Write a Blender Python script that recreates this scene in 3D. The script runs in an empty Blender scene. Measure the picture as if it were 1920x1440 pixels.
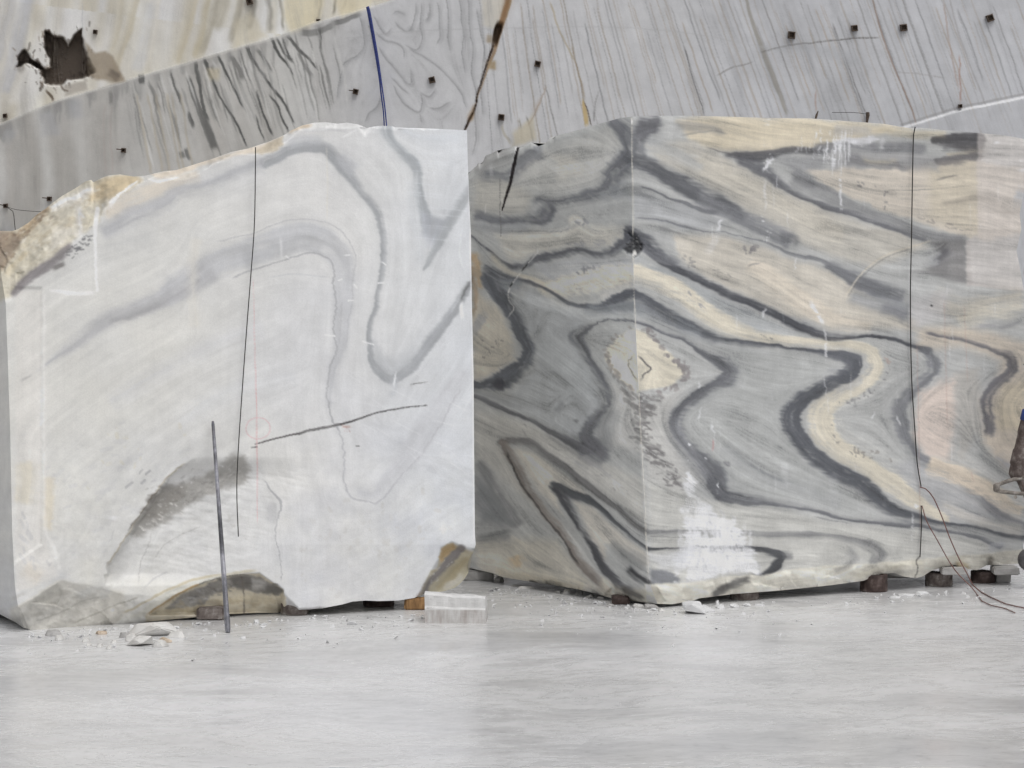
import bpy, bmesh, math, random
import numpy as np
from mathutils import Vector, Matrix

# ------------------------------------------------------------------ camera, sky, sun, exposure
sc = bpy.context.scene
col = sc.collection
F, H, CX, HY = 6000.0, 2.0, 960.0, 450.0        # focal length in photo pixels, eye height, principal point
cd = bpy.data.cameras.new('camera'); cam = bpy.data.objects.new('camera', cd); col.objects.link(cam)
cam.location = (0, 0, H); cam.rotation_euler = (math.radians(90), 0, 0)
cd.sensor_width = 36.0; cd.lens = F / 1920 * 36; cd.shift_y = -(720 - HY) / 1920
cd.clip_start = 0.1; cd.clip_end = 2000
sc.camera = cam

SUN_EL, SUN_AZ = math.radians(58), math.radians(150)   # azimuth clockwise from +Y
w = bpy.data.worlds.new('World'); sc.world = w; w.use_nodes = True
nt = w.node_tree; nt.nodes.clear()
sky = nt.nodes.new('ShaderNodeTexSky'); sky.sky_type = 'NISHITA'; sky.sun_disc = False
sky.sun_elevation = SUN_EL; sky.sun_rotation = SUN_AZ
sky.air_density = 1.0; sky.dust_density = 4.0; sky.ozone_density = 1.0
hs = nt.nodes.new('ShaderNodeHueSaturation'); hs.inputs['Saturation'].default_value = 0.12   # overcast: the cloud greys the sky light
bg = nt.nodes.new('ShaderNodeBackground'); bg.inputs['Strength'].default_value = 0.145
wo = nt.nodes.new('ShaderNodeOutputWorld')
nt.links.new(sky.outputs[0], hs.inputs['Color']); nt.links.new(hs.outputs[0], bg.inputs[0]); nt.links.new(bg.outputs[0], wo.inputs[0])
sd = bpy.data.lights.new('sun', 'SUN'); sd.energy = 0.85; sd.angle = math.radians(40); sd.color = (1.0, 0.985, 0.96)
sun = bpy.data.objects.new('sun', sd); col.objects.link(sun)
sdir = Vector((math.sin(SUN_AZ) * math.cos(SUN_EL), math.cos(SUN_AZ) * math.cos(SUN_EL), math.sin(SUN_EL)))
sun.rotation_euler = (-sdir).to_track_quat('-Z', 'Y').to_euler(); sun.location = (6, -10, 15)
sc.view_settings.view_transform = 'Standard'; sc.view_settings.look = 'None'
sc.view_settings.gamma = 1.0; sc.view_settings.exposure = -0.38; sc.view_settings.use_curve_mapping = False
sc.render.engine = 'CYCLES'

# ------------------------------------------------------------------ small helpers
R = random.Random(7)
def lin(c):
    c = np.asarray(c, float) / 255.0
    return np.where(c <= 0.04045, c / 12.92, ((c + 0.055) / 1.055) ** 2.4)
def at(px, py, D):                                # photo pixel + distance -> point
    return Vector(((px - CX) / F * D, D, H - (py - HY) / F * D))
def ground(px, py):                               # photo pixel that lies on the floor
    return at(px, py, F * H / (py - HY))
def tag(o, label=None, cat=None, group=None, kind=None):
    if label: o['label'] = label
    if cat: o['category'] = cat
    if group: o['group'] = group
    if kind: o['kind'] = kind
    return o
def empty(name, loc=(0, 0, 0)):
    o = bpy.data.objects.new(name, None); col.objects.link(o); o.location = loc; o.empty_display_size = 0.1
    return o
def obj(name, bm, mat, parent=None, smooth=False):
    me = bpy.data.meshes.new(name)
    bm.normal_update(); bm.to_mesh(me); bm.free()
    if smooth:
        for p in me.polygons: p.use_smooth = True
    me.materials.append(mat)
    o = bpy.data.objects.new(name, me); col.objects.link(o)
    if parent: 
        o.parent = parent; o.matrix_parent_inverse = Matrix.Translation(parent.location).inverted()
    return o
def catmull(pts, step=2.0):
    P = np.array(pts, float)
    if len(P) == 2: Pe = np.vstack([2 * P[0] - P[1], P, 2 * P[1] - P[0]])
    else: Pe = np.vstack([2 * P[0] - P[1], P, 2 * P[-1] - P[-2]])
    out = []
    for i in range(len(P) - 1):
        p0, p1, p2, p3 = Pe[i:i + 4]
        n = max(1, int(np.linalg.norm((p2 - p1)[:2]) / step))
        t = (np.arange(n) / n)[:, None]
        out.append(0.5 * (2 * p1 + (p2 - p0) * t + (2 * p0 - 5 * p1 + 4 * p2 - p3) * t ** 2 + (3 * p1 - p0 - 3 * p2 + p3) * t ** 3))
    out.append(P[-1:]); return np.vstack(out)

# ------------------------------------------------------------------ numpy noise + stone "painter"
rng = np.random.default_rng(11)
def noise2(h, w, sy, sx, seed=None):
    r = rng if seed is None else np.random.default_rng(seed)
    gh, gw = int(h / sy) + 3, int(w / sx) + 3
    g = r.random((gh, gw)).astype(np.float32)
    y = np.arange(h) / sy; x = np.arange(w) / sx
    yi = y.astype(int); xi = x.astype(int)
    fy = (y - yi).astype(np.float32); fx = (x - xi).astype(np.float32)
    fy = (fy * fy * (3 - 2 * fy))[:, None]; fx = (fx * fx * (3 - 2 * fx))[None, :]
    a = g[yi][:, xi]; b = g[yi][:, xi + 1]; c = g[yi + 1][:, xi]; d = g[yi + 1][:, xi + 1]
    return (a * (1 - fx) + b * fx) * (1 - fy) + (c * (1 - fx) + d * fx) * fy - 0.5
def fbm(h, w, s, o=4, ax=1.0, ay=1.0, seed=None):
    v = 0; a = 1.0; t = 0
    for i in range(o):
        v = v + a * noise2(h, w, max(1.01, s * ay), max(1.01, s * ax), None if seed is None else seed + i); t += a; a *= 0.55; s *= 0.5
    return v / t
def rnoise(X, Y, ang, sl, sc_, seed):
    """value noise on rotated axes: cell length sl along the angle, sc_ across it"""
    g = np.random.default_rng(seed).random((257, 257)).astype(np.float32)
    u = (X * math.cos(ang) + Y * math.sin(ang)) / sl; v = (-X * math.sin(ang) + Y * math.cos(ang)) / sc_
    ui = np.floor(u).astype(int); vi = np.floor(v).astype(int); fu = u - ui; fv = v - vi
    fu = fu * fu * (3 - 2 * fu); fv = fv * fv * (3 - 2 * fv); ui %= 256; vi %= 256
    return (g[vi, ui] * (1 - fu) + g[vi, ui + 1] * fu) * (1 - fv) + (g[vi + 1, ui] * (1 - fu) + g[vi + 1, ui + 1] * fu) * fv - 0.5
def sstep(a, b, x):
    t = np.clip((x - a) / (b - a + 1e-9), 0, 1); return t * t * (3 - 2 * t)

def facets(X, Y, n, box, seed, tilt=1.0, ax=1.0):
    """broken-rock relief: planar facets with ledges between them (values about -1..1)"""
    r = np.random.default_rng(seed); sx = r.uniform(box[0], box[2], n); sy = r.uniform(box[1], box[3], n)
    size = math.sqrt((box[2] - box[0]) * (box[3] - box[1]) / n)
    i0 = int(np.searchsorted(Y[:, 0], box[1])); i1 = int(np.searchsorted(Y[:, 0], box[3])); j0 = int(np.searchsorted(X[0], box[0])); j1 = int(np.searchsorted(X[0], box[2]))
    x, y = X[i0:i1, j0:j1], Y[i0:i1, j0:j1]
    x = x + size * .5 * fbm(x.shape[0], x.shape[1], size * .6, 3, seed=seed + 1); y = y + size * .5 * fbm(x.shape[0], x.shape[1], size * .6, 3, seed=seed + 2)
    best = np.full(x.shape, 1e9, np.float32); h = np.zeros(x.shape, np.float32)
    for k in range(n):
        d = ((x - sx[k]) * ax) ** 2 + (y - sy[k]) ** 2; m = d < best
        best[m] = d[m]; a, b, c = r.normal(0, 1), r.normal(0, 1), r.normal(0, .35)
        h[m] = (tilt * (a * (x - sx[k]) + b * (y - sy[k])) / size + c)[m]
    o = np.zeros(X.shape, np.float32); o[i0:i1, j0:j1] = np.clip(h, -1.5, 1.5); return o

class Canvas:
    """Colour (photo tone values) and depth of a stone face, addressed in photo pixels."""
    def __init__(s, x0, y0, x1, y1, base, st=1.5, warp=1.0):
        s.x0, s.y0, s.st = x0, y0, st
        s.w = int((x1 - x0) / st) + 2; s.h = int((y1 - y0) / st) + 2
        s.X, s.Y = np.meshgrid(x0 + st * np.arange(s.w), y0 + st * np.arange(s.h))
        s.X = s.X.astype(np.float32); s.Y = s.Y.astype(np.float32)
        s.c = np.empty((s.h, s.w, 3), np.float32); s.c[:] = base
        s.d = np.zeros((s.h, s.w), np.float32)
        h, w = s.h, s.w
        s.wx = (warp * (7 * fbm(h, w, 40 / st, 3) + 2.2 * fbm(h, w, 10 / st, 3))).astype(np.float32)
        s.wy = (warp * (7 * fbm(h, w, 40 / st, 3) + 2.2 * fbm(h, w, 10 / st, 3))).astype(np.float32)
        s.ops = []; s.flow = []; s.streak = None; s.cleav = np.zeros((h, w), np.float32)
        s.mott = (1.05 + .8 * fbm(h, w, 30 / st, 4)).astype(np.float32)
    def fray(s, mask, ang, amp, seed=21):                                   # cleavage: vein edges feather out along one direction
        n = (0.6 * rnoise(s.X, s.Y, ang, 34, 5, seed) + 0.32 * rnoise(s.X, s.Y, ang, 18, 2.6, seed + 1) + 0.4 * rnoise(s.X, s.Y, ang, 60, 14, seed + 2)) * amp * mask
        s.cleav += ((rnoise(s.X, s.Y, ang, 46, 2.4, seed + 5) + .8 * rnoise(s.X, s.Y, ang + .08, 30, 5, seed + 6)) * mask).astype(np.float32)
        s.wx += (n * math.cos(ang)).astype(np.float32); s.wy += (n * math.sin(ang)).astype(np.float32)
    # --- recording
    def V(s, pts, wd, c, a=1.0, soft=4, warp=1.0, taper=True, flow=True, sk=0.5, depth=0, br=0):
        s.ops.append(('v', pts, wd, c, a, soft, warp, taper, sk, depth, br))
        if flow: s.flow.append(pts)
    def P(s, pts, c, a=1.0, soft=8, warp=1.5, sk=0.3, depth=0, br=0):
        s.ops.append(('p', pts, c, a, soft, warp, sk, depth, br))
    def B(s, pts, spread, n, size, c, a=0.7, ar=(1.0, 1.0), seed=1):       # blotches scattered along a line
        s.ops.append(('b', pts, spread, n, size, c, a, ar, seed))
    def F(s, fn): s.ops.append(('f', fn))
    def D(s, pts): s.flow.append(pts)                                       # only steers the grain
    # --- evaluation
    def mixc(s, sl, al, c):
        if c is None: return
        al = al[..., None]; s.c[sl] = s.c[sl] * (1 - al) + np.asarray(c, np.float32) * al
    def win(s, xa, ya, xb, yb):
        i0 = max(0, int((ya - s.y0) / s.st)); i1 = min(s.h, int((yb - s.y0) / s.st) + 2)
        j0 = max(0, int((xa - s.x0) / s.st)); j1 = min(s.w, int((xb - s.x0) / s.st) + 2)
        return i0, i1, j0, j1
    def stroke_mask(s, pts, wd, soft, warp, taper):
        if not isinstance(wd, (list, tuple)): wd = [wd] * len(pts)
        if len(wd) < len(pts): wd = list(wd) + [wd[-1]] * (len(pts) - len(wd))
        q = catmull([(p[0], p[1], wd[i]) for i, p in enumerate(pts)], 2.0)
        sl_, sr_ = soft if isinstance(soft, (tuple, list)) else (soft, soft)
        if max(sl_, sr_) > 2.2: sl_, sr_ = sl_ * 1.7 + .5, sr_ * 1.7 + .5
        rad = max(wd) * 1.6 + 1.8 * max(sl_, sr_) + 8
        i0, i1, j0, j1 = s.win(q[:, 0].min() - rad, q[:, 1].min() - rad, q[:, 0].max() + rad, q[:, 1].max() + rad)
        if i1 <= i0 or j1 <= j0: return None
        sl = (slice(i0, i1), slice(j0, j1))
        WX = s.X[sl] + warp * s.wx[sl]; WY = s.Y[sl] + warp * s.wy[sl]
        best = np.full(WX.shape, 1e9, np.float32); wid = np.zeros_like(best); tt = np.zeros_like(best); sd_ = np.zeros_like(best)
        tg = np.gradient(q[:, :2], axis=0); n = len(q)
        for k in range(n):
            a0, a1, b0, b1 = s.win(q[k, 0] - rad, q[k, 1] - rad, q[k, 0] + rad, q[k, 1] + rad)
            a0 -= i0; a1 -= i0; b0 -= j0; b1 -= j0
            a0 = max(a0, 0); b0 = max(b0, 0); a1 = min(a1, best.shape[0]); b1 = min(b1, best.shape[1])
            if a1 <= a0 or b1 <= b0: continue
            dx = WX[a0:a1, b0:b1] - q[k, 0]; dy = WY[a0:a1, b0:b1] - q[k, 1]
            d = dx * dx + dy * dy
            m = d < best[a0:a1, b0:b1]
            best[a0:a1, b0:b1][m] = d[m]; wid[a0:a1, b0:b1][m] = q[k, 2]; tt[a0:a1, b0:b1][m] = k / max(1, n - 1)
            cr = tg[k, 0] * dy - tg[k, 1] * dx
            sd_[a0:a1, b0:b1][m] = cr[m]
        d = np.sqrt(best); so = np.where(sd_ < 0, sl_, sr_)
        if max(wd) > 3 * min(wd) or max(wd) < 3: so = np.maximum(so * np.clip(.12 + wid / 6.5, .12, 1), 1.1)
        #         # first value: left of travel, second: right
        al = 1 - sstep(0, 1, (d - wid + 0.3 * so) / np.maximum(so, 0.5))
        if max(wd) > 2.2 and max(sl_, sr_) > 2.2:                      # peaked core, laminated shoulder, faint parallel laminae outside
            u = np.where(sd_ < 0, -d, d); rs = np.random.default_rng(int(q[0, 0] * 7 + q[0, 1]))
            def lam1(fr, sd):
                T = rs.random((64, 400)).astype(np.float32)
                uu = np.clip(u * fr + 200 + 1.5 * s.mott[sl], 0, 398); vv = np.clip(tt * n * 2 / 70.0, 0, 62)
                ui = uu.astype(int); vi = vv.astype(int); fu = uu - ui; fv = vv - vi; fv = fv * fv * (3 - 2 * fv)
                return (T[vi, ui] * (1 - fu) + T[vi, ui + 1] * fu) * (1 - fv) + (T[vi + 1, ui] * (1 - fu) + T[vi + 1, ui + 1] * fu) * fv - .5
            lam = .6 * lam1(.42, 1) + .7 * lam1(.16, 2)
            sharp = -1 if sl_ <= sr_ else 1
            core = np.exp(-((u - sharp * .45 * wid) / (.42 * wid + .8)) ** 2)
            hal = np.exp(-(d / (wid * 1.2 + so * .9 + .6)) ** 2)
            al = np.clip((.66 * al + .30 * core + .14 * hal) * s.mott[sl] + .62 * lam * (.75 * al + .35 * hal), 0, 1)
            al = np.clip(al + 2.2 * s.cleav[sl] * al * (1 - al), 0, 1)
        if taper:
            L = max(8.0, n * 2.0); e = min(0.3, 14 / L)
            al = al * sstep(0, e, tt) * sstep(0, e, 1 - tt)
        return sl, al
    def poly_mask(s, pts, soft, warp):
        P = np.array(pts, float); m = soft + 10
        i0, i1, j0, j1 = s.win(P[:, 0].min() - m, P[:, 1].min() - m, P[:, 0].max() + m, P[:, 1].max() + m)
        if i1 <= i0 or j1 <= j0: return None
        sl = (slice(i0, i1), slice(j0, j1))
        X = s.X[sl] + warp * s.wx[sl]; Y = s.Y[sl] + warp * s.wy[sl]
        ins = np.zeros(X.shape, bool); dist = np.full(X.shape, 1e9, np.float32)
        for k in range(len(P)):
            ax, ay = P[k]; bx, by = P[(k + 1) % len(P)]
            if ay != by:
                c = ((ay > Y) != (by > Y)) & (X < (bx - ax) * (Y - ay) / (by - ay) + ax); ins ^= c
            ex, ey = bx - ax, by - ay; l2 = ex * ex + ey * ey + 1e-9
            t = np.clip(((X - ax) * ex + (Y - ay) * ey) / l2, 0, 1)
            dist = np.minimum(dist, np.hypot(X - ax - t * ex, Y - ay - t * ey))
        sg = np.where(ins, dist, -dist)
        return sl, sstep(-soft, soft, sg)
    def lic(s, L=20, seed=5):
        g = 14.0
        gx = np.arange(s.x0, s.x0 + s.w * s.st + g, g); gy = np.arange(s.y0, s.y0 + s.h * s.st + g, g)
        GX, GY = np.meshgrid(gx, gy); c2 = np.zeros(GX.shape); s2 = np.zeros(GX.shape)
        for pts in s.flow:
            q = catmull(pts, 9.0)[:, :2]; tg = np.gradient(q, axis=0); th = np.arctan2(tg[:, 1], tg[:, 0])
            for k in range(len(q)):
                wgt = 1.0 / (60 + (GX - q[k, 0]) ** 2 + (GY - q[k, 1]) ** 2) ** 1.5
                c2 += wgt * math.cos(2 * th[k]); s2 += wgt * math.sin(2 * th[k])
        th = 0.5 * np.arctan2(s2, c2)
        iy = np.clip(((s.Y - s.y0) / g).astype(int), 0, len(gy) - 2); ix = np.clip(((s.X - s.x0) / g).astype(int), 0, len(gx) - 2)
        fy = (s.Y - s.y0) / g - iy; fx = (s.X - s.x0) / g - ix
        def up(A): return (A[iy, ix] * (1 - fx) + A[iy, ix + 1] * fx) * (1 - fy) + (A[iy + 1, ix] * (1 - fx) + A[iy + 1, ix + 1] * fx) * fy
        nrm = np.hypot(c2, s2) + 1e-12
        C2, S2 = up(c2 / nrm), up(s2 / nrm); th = 0.5 * np.arctan2(S2, C2)
        ux, uy = np.cos(th), np.sin(th)
        r = np.random.default_rng(seed)
        N1 = r.standard_normal((s.h, s.w)).astype(np.float32)
        N2 = noise2(s.h, s.w, 5, 5, seed + 1) * 4; N3 = noise2(s.h, s.w, 12, 12, seed + 2) * 4
        res = [0, 0, 0]; II, JJ = np.mgrid[0:s.h, 0:s.w]
        acc1 = np.zeros_like(N1); acc2 = np.zeros_like(N1); acc3 = np.zeros_like(N1); cnt = 0
        for sg in (1, -1):
            y = II.astype(np.float32); x = JJ.astype(np.float32); px, py = ux * sg, uy * sg
            for k in range(L):
                yi = np.clip(np.rint(y).astype(np.int32), 0, s.h - 1); xi = np.clip(np.rint(x).astype(np.int32), 0, s.w - 1)
                acc1 += N1[yi, xi]; acc2 += N2[yi, xi]; acc3 += N3[yi, xi]; cnt += 1
                vx, vy = ux[yi, xi], uy[yi, xi]; f = np.sign(vx * px + vy * py); f[f == 0] = 1
                px, py = vx * f, vy * f; x = x + px * 1.6; y = y + py * 1.6
        o = 0
        for A, wt in ((acc1, 0.9), (acc2, 0.8), (acc3, 0.9)):
            A = A - A.mean(); o = o + wt * A / (A.std() + 1e-6)
        s.streak = (o / o.std()).astype(np.float32)
    def run(s):
        s.lic(); st = s.streak
        for op in s.ops:
            if op[0] == 'v':
                _, pts, wd, c, a, soft, warp, taper, sk, dp, br = op
                r = s.stroke_mask(pts, wd, soft, warp, taper)
                if r is None: continue
                sl, al = r
                if sk: al = np.clip(al * (1 + sk * 0.5 * np.clip(st[sl], -2, 2) * (1.2 - al)), 0, 1)
                if br: al = al * sstep(-0.05, 0.12, s.wx[sl] / 7 + br)
                s.mixc(sl, al * a, c); s.d[sl] += al * dp
            elif op[0] == 'p':
                _, pts, c, a, soft, warp, sk, dp, br = op
                r = s.poly_mask(pts, soft, warp)
                if r is None: continue
                sl, al = r
                if sk: al = np.clip(al * (1 + sk * 0.35 * np.clip(st[sl], -2, 2)), 0, 1)
                if br: al = al * sstep(-0.08, 0.15, s.wy[sl] / 7 + br)
                s.mixc(sl, al * a, c); s.d[sl] += al * dp
            elif op[0] == 'b':
                _, pts, spread, n, size, c, a, ar, seed = op
                rr = random.Random(seed); q = catmull(pts, 3.0)
                for k in range(n):
                    p = q[rr.randrange(len(q))]; z = size * rr.uniform(0.4, 1.3)
                    x, y = p[0] + rr.gauss(0, spread), p[1] + rr.gauss(0, spread)
                    an = rr.uniform(0, 6.28); l = z * ar[0]
                    if ar[0] == ar[1]: dx, dy = math.cos(an) * l * 0.5, math.sin(an) * l * 0.5
                    else:
                        j = rr.gauss(0, .3); l = rr.uniform(.4, 1.3); dx, dy = l * z * (ar[0] * math.cos(j) - ar[1] * math.sin(j)), l * z * (ar[0] * math.sin(j) + ar[1] * math.cos(j))
                    r = s.stroke_mask([(x - dx, y - dy), (x + dx, y + dy)], z * 0.5, min(2.1, max(1.2, z * 0.4)), 0.8, False)
                    if r is None: continue
                    s.mixc(r[0], np.clip(r[1], 0, 1) * a * rr.uniform(0.5, 1), c)
            else: op[1](s)
    def sample(s, px, py):
        fx = np.clip((px - s.x0) / s.st, 0, s.w - 1.001); fy = np.clip((py - s.y0) / s.st, 0, s.h - 1.001)
        xi = fx.astype(int); yi = fy.astype(int); fx = fx - xi; fy = fy - yi
        def g(A):
            if A.ndim == 3: a, b = fx[..., None], fy[..., None]
            else: a, b = fx, fy
            return (A[yi, xi] * (1 - a) + A[yi, xi + 1] * a) * (1 - b) + (A[yi + 1, xi] * (1 - a) + A[yi + 1, xi + 1] * a) * b
        return g(s.c), g(s.d)

def grid_mesh(parts, name, mat):
    """parts: list of (XYZ [r,c,3], RGB [r,c,3], flip) grids joined into one mesh with a colour attribute."""
    vs, cs, fs, off = [], [], [], 0
    for XYZ, RGB, flip in parts:
        r, c = XYZ.shape[:2]
        vs.append(XYZ.reshape(-1, 3)); cs.append(RGB.reshape(-1, 3))
        i = (np.arange(r - 1)[:, None] * c + np.arange(c - 1)[None, :]).ravel() + off
        q = np.stack([i, i + c, i + c + 1, i + 1], 1)
        fs.append(q[:, ::-1] if flip else q); off += r * c
    v = np.vstack(vs).astype(np.float32); cc = np.vstack(cs); f = np.vstack(fs).astype(np.int32)
    me = bpy.data.meshes.new(name)
    me.vertices.add(len(v)); me.vertices.foreach_set('co', v.ravel())
    me.loops.add(f.size); me.loops.foreach_set('vertex_index', f.ravel())
    me.polygons.add(len(f)); me.polygons.foreach_set('loop_start', np.arange(0, f.size, 4, dtype=np.int32))
    me.polygons.foreach_set('loop_total', np.full(len(f), 4, np.int32))
    me.polygons.foreach_set('use_smooth', np.ones(len(f), bool))
    at_ = me.color_attributes.new('stone', 'FLOAT_COLOR', 'POINT')
    rgba = np.ones((len(v), 4), np.float32); rgba[:, :3] = cc; at_.data.foreach_set('color', rgba.ravel())
    me.update(); me.validate(); me.materials.append(mat)
    o = bpy.data.objects.new(name, me); col.objects.link(o); return o

# ------------------------------------------------------------------ materials
def nodes(name):
    m = bpy.data.materials.new(name); m.use_nodes = True
    t = m.node_tree; t.nodes.clear()
    b = t.nodes.new('ShaderNodeBsdfPrincipled'); o = t.nodes.new('ShaderNodeOutputMaterial'); t.links.new(b.outputs[0], o.inputs[0])
    return m, t, b
def nd(t, typ, **kw):
    n = t.nodes.new(typ)
    for k, v in kw.items():
        if k in n.inputs: n.inputs[k].default_value = v
        else: setattr(n, k, v)
    return n
def coords(t, scale=(1, 1, 1), rot=(0, 0, 0), kind='Object'):
    c = nd(t, 'ShaderNodeTexCoord'); mp = nd(t, 'ShaderNodeMapping'); mp.inputs['Scale'].default_value = scale; mp.inputs['Rotation'].default_value = rot
    t.links.new(c.outputs[kind], mp.inputs[0]); return mp.outputs[0]
def noise(t, vec, scale, detail=4, rough=0.6):
    n = nd(t, 'ShaderNodeTexNoise', Scale=scale, Detail=detail, Roughness=rough); t.links.new(vec, n.inputs['Vector']); return n.outputs[0]
def ramp(t, fac, stops):
    r = nd(t, 'ShaderNodeValToRGB'); e = r.color_ramp.elements
    while len(e) < len(stops): e.new(0.5)
    for x, (p, c) in zip(e, stops):
        x.position = p; x.color = (*c, 1) if not np.isscalar(c) else (c, c, c, 1)
    t.links.new(fac, r.inputs[0]); return r.outputs[0]
def mix(t, a, b, fac, mode='MIX'):
    m = nd(t, 'ShaderNodeMix', data_type='RGBA', blend_type=mode)
    for sk, v in ((0, fac), (6, a), (7, b)):
        if hasattr(v, 'links'): t.links.new(v, m.inputs[sk])
        else: m.inputs[sk].default_value = v if sk == 0 else (*v, 1)
    return m.outputs[2]
def bump(t, b, h, strength, dist):
    n = nd(t, 'ShaderNodeBump', Strength=strength, Distance=dist); t.links.new(h, n.inputs['Height']); t.links.new(n.outputs[0], b.inputs['Normal'])
def stone_mat(name, rough=0.55, bstr=0.25, spec=0.35):
    m, t, b = nodes(name)
    a = nd(t, 'ShaderNodeAttribute', attribute_name='stone')
    v = coords(t)
    n1 = noise(t, v, 9.0, 6, 0.65); n2 = noise(t, v, 140.0, 3, 0.7)
    k1 = ramp(t, n1, [(0.3, 0.93), (0.7, 1.05)]); k2 = ramp(t, n2, [(0.3, 0.955), (0.7, 1.04)])
    c = mix(t, a.outputs['Color'], k1, 1.0, 'MULTIPLY'); c = mix(t, c, k2, 1.0, 'MULTIPLY')
    t.links.new(c, b.inputs['Base Color'])
    rr = ramp(t, n1, [(0.3, rough - 0.1), (0.75, rough + 0.12)]); t.links.new(rr, b.inputs['Roughness'])
    b.inputs['Specular IOR Level'].default_value = spec
    bump(t, b, n2, bstr, 0.004)
    return m
def simple_mat(name, stops, scale=12, rough=0.7, metal=0.0, bs=0.4, bd=0.01, stretch=(1, 1, 1)):
    m, t, b = nodes(name); v = coords(t, stretch)
    n = noise(t, v, scale, 6, 0.65); t.links.new(ramp(t, n, stops), b.inputs['Base Color'])
    b.inputs['Roughness'].default_value = rough; b.inputs['Metallic'].default_value = metal
    bump(t, b, n, bs, bd); return m

GAIN = 0.78
SAT = 0.72
def albedo(tone, k=1.0):
    m_ = np.mean(tone, -1, keepdims=True); tone = m_ + SAT * (tone - m_)
    return np.clip(lin(np.clip(tone, 0, 255)) / GAIN * k, 0.004, 0.86)
MARBLE = stone_mat('sawn_marble', 0.55, 0.25)
WALLM = stone_mat('quarry_face', 0.6, 0.3)

# ------------------------------------------------------------------ the banded grey and cream block
C = Canvas(840, 195, 1960, 1160, (170, 171, 170))
_m = (C.X < np.interp(C.Y, [200, 560, 900, 1080], [1184, 1189, 1206, 1216])).astype(np.float32)
C.fray(_m, math.radians(33), 9); C.fray(1 - _m, math.radians(8), 7, 25)
G1, G2, G3 = (92, 94, 99), (110, 111, 116), (134, 135, 138)
CR, CP, CT = (197, 188, 168), (192, 182, 170), (186, 180, 168)
BL = (160, 162, 165)
# -- left face: broad tones
C.P([(870, 200), (1186, 200), (1189, 560), (1216, 1150), (860, 1150)], (158, 159, 157), 1, 2, 0)
C.P([(985, 300), (1150, 235), (1172, 265), (1130, 340), (1060, 362), (1000, 360), (960, 350)], (174, 173, 168), .8, 18)
C.P([(1040, 295), (1080, 290), (1090, 320), (1050, 335)], (184, 179, 168), .7, 14)
C.P([(890, 335), (950, 335), (1000, 372), (985, 402), (890, 395)], (172, 168, 158), .75, 12)
C.P([(930, 440), (1060, 430), (1120, 425), (1175, 430), (1150, 462), (1085, 462), (1020, 472), (960, 488)], (180, 175, 163), .75, 12)
C.P([(1000, 500), (1090, 485), (1180, 480), (1187, 500), (1100, 515), (1030, 530)], BL, .7, 8)
C.P([(990, 540), (1100, 600), (1075, 635), (1110, 700), (1130, 760), (1090, 830), (940, 760), (1000, 690), (1000, 640), (960, 570)], (156, 159, 161), .9, 14)
C.P([(888, 545), (930, 570), (960, 620), (965, 670), (930, 700), (888, 712)], (176, 168, 152), .85, 10)
C.V([(890, 600), (910, 612)], 14, (135, 137, 142), .6, 16)
C.V([(888, 470), (896, 505), (900, 545)], [5, 7, 4], (172, 140, 96), .75, 7)
C.V([(884, 470), (888, 540), (890, 600)], [2, 3, 1], (150, 115, 75), .5, 4)
C.P([(892, 770), (1000, 800), (1100, 855), (1205, 900), (1212, 990), (1140, 940), (1060, 870), (980, 825), (940, 825), (990, 930), (892, 860)], (168, 166, 160), .8, 12)
C.P([(965, 845), (1010, 855), (1090, 910), (1120, 945), (1075, 925), (1040, 912), (1050, 960), (1010, 920)], (184, 178, 166), .85, 8)
C.P([(1075, 935), (1110, 950), (1170, 1005), (1210, 1040), (1212, 1060), (1165, 1030), (1135, 1020), (1130, 1060), (1100, 990)], (180, 174, 163), .85, 8)
C.P([(885, 1015), (960, 1010), (1040, 1010), (1100, 1080), (1140, 1115), (900, 1080)], (174, 168, 154), .8, 14)
C.V([(965, 1040), (975, 1065)], 8, (178, 150, 110), .6, 10)
C.V([(925, 1075), (1010, 1088), (1100, 1105)], 5, (168, 158, 135), .6, 8)
# -- left face: veins
C.V([(899, 325), (930, 329), (955, 325), (972, 310), (1000, 287), (1022, 277)], [5, 6, 6, 8, 10, 8], G2, .75, (6, 10))
C.V([(890, 330), (905, 310), (930, 295), (960, 285)], 9, (142, 140, 138), .6, 10)
C.V([(1152, 227), (1166, 243), (1178, 262), (1182, 290), (1168, 308), (1150, 326), (1142, 346), (1122, 360), (1085, 369), (1050, 376), (1010, 376)],
    [9, 11, 12, 14, 15, 16, 14, 9, 5, 4, 5], (106, 107, 111), .95, (10, 7), taper=False)
C.V([(1120, 372), (1160, 360), (1186, 352)], [4, 8, 12], (140, 143, 146), .7, 12)
C.V([(882, 402), (910, 407), (942, 414), (967, 414), (990, 412), (1015, 409), (1026, 395), (1015, 380)], [5, 5, 5, 5, 6, 10, 13, 10], (100, 101, 106), .95, (8, 5))
C.V([(882, 420), (940, 428), (1000, 424)], 6, (144, 146, 149), .7, 8)
C.V([(945, 434), (1010, 434), (1052, 432), (1067, 427), (1070, 420)], 0.8, (120, 120, 124), .7, 2)
C.V([(1066, 425), (1082, 412), (1100, 428)], 4, (196, 188, 174), .6, 8)
C.B([(1082, 415), (1088, 425), (1100, 414)], 4, 6, 4, (138, 138, 142), .8)
C.V([(884, 442), (897, 452), (917, 470), (942, 490), (962, 498), (985, 499), (1000, 490), (1020, 482), (1050, 476), (1085, 471), (1110, 476), (1135, 475), (1160, 462), (1182, 442)],
    [1, 1, 1.2, 2, 4, 5, 6, 6, 5, 4.5, 4.5, 5, 6, 9], (92, 93, 98), .95, (4, 7), taper=False)
C.B([(1040, 465), (1060, 460), (1130, 455), (1140, 448)], 3, 9, 4, (142, 142, 146), .7, (1.6, 0.2))
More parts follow.
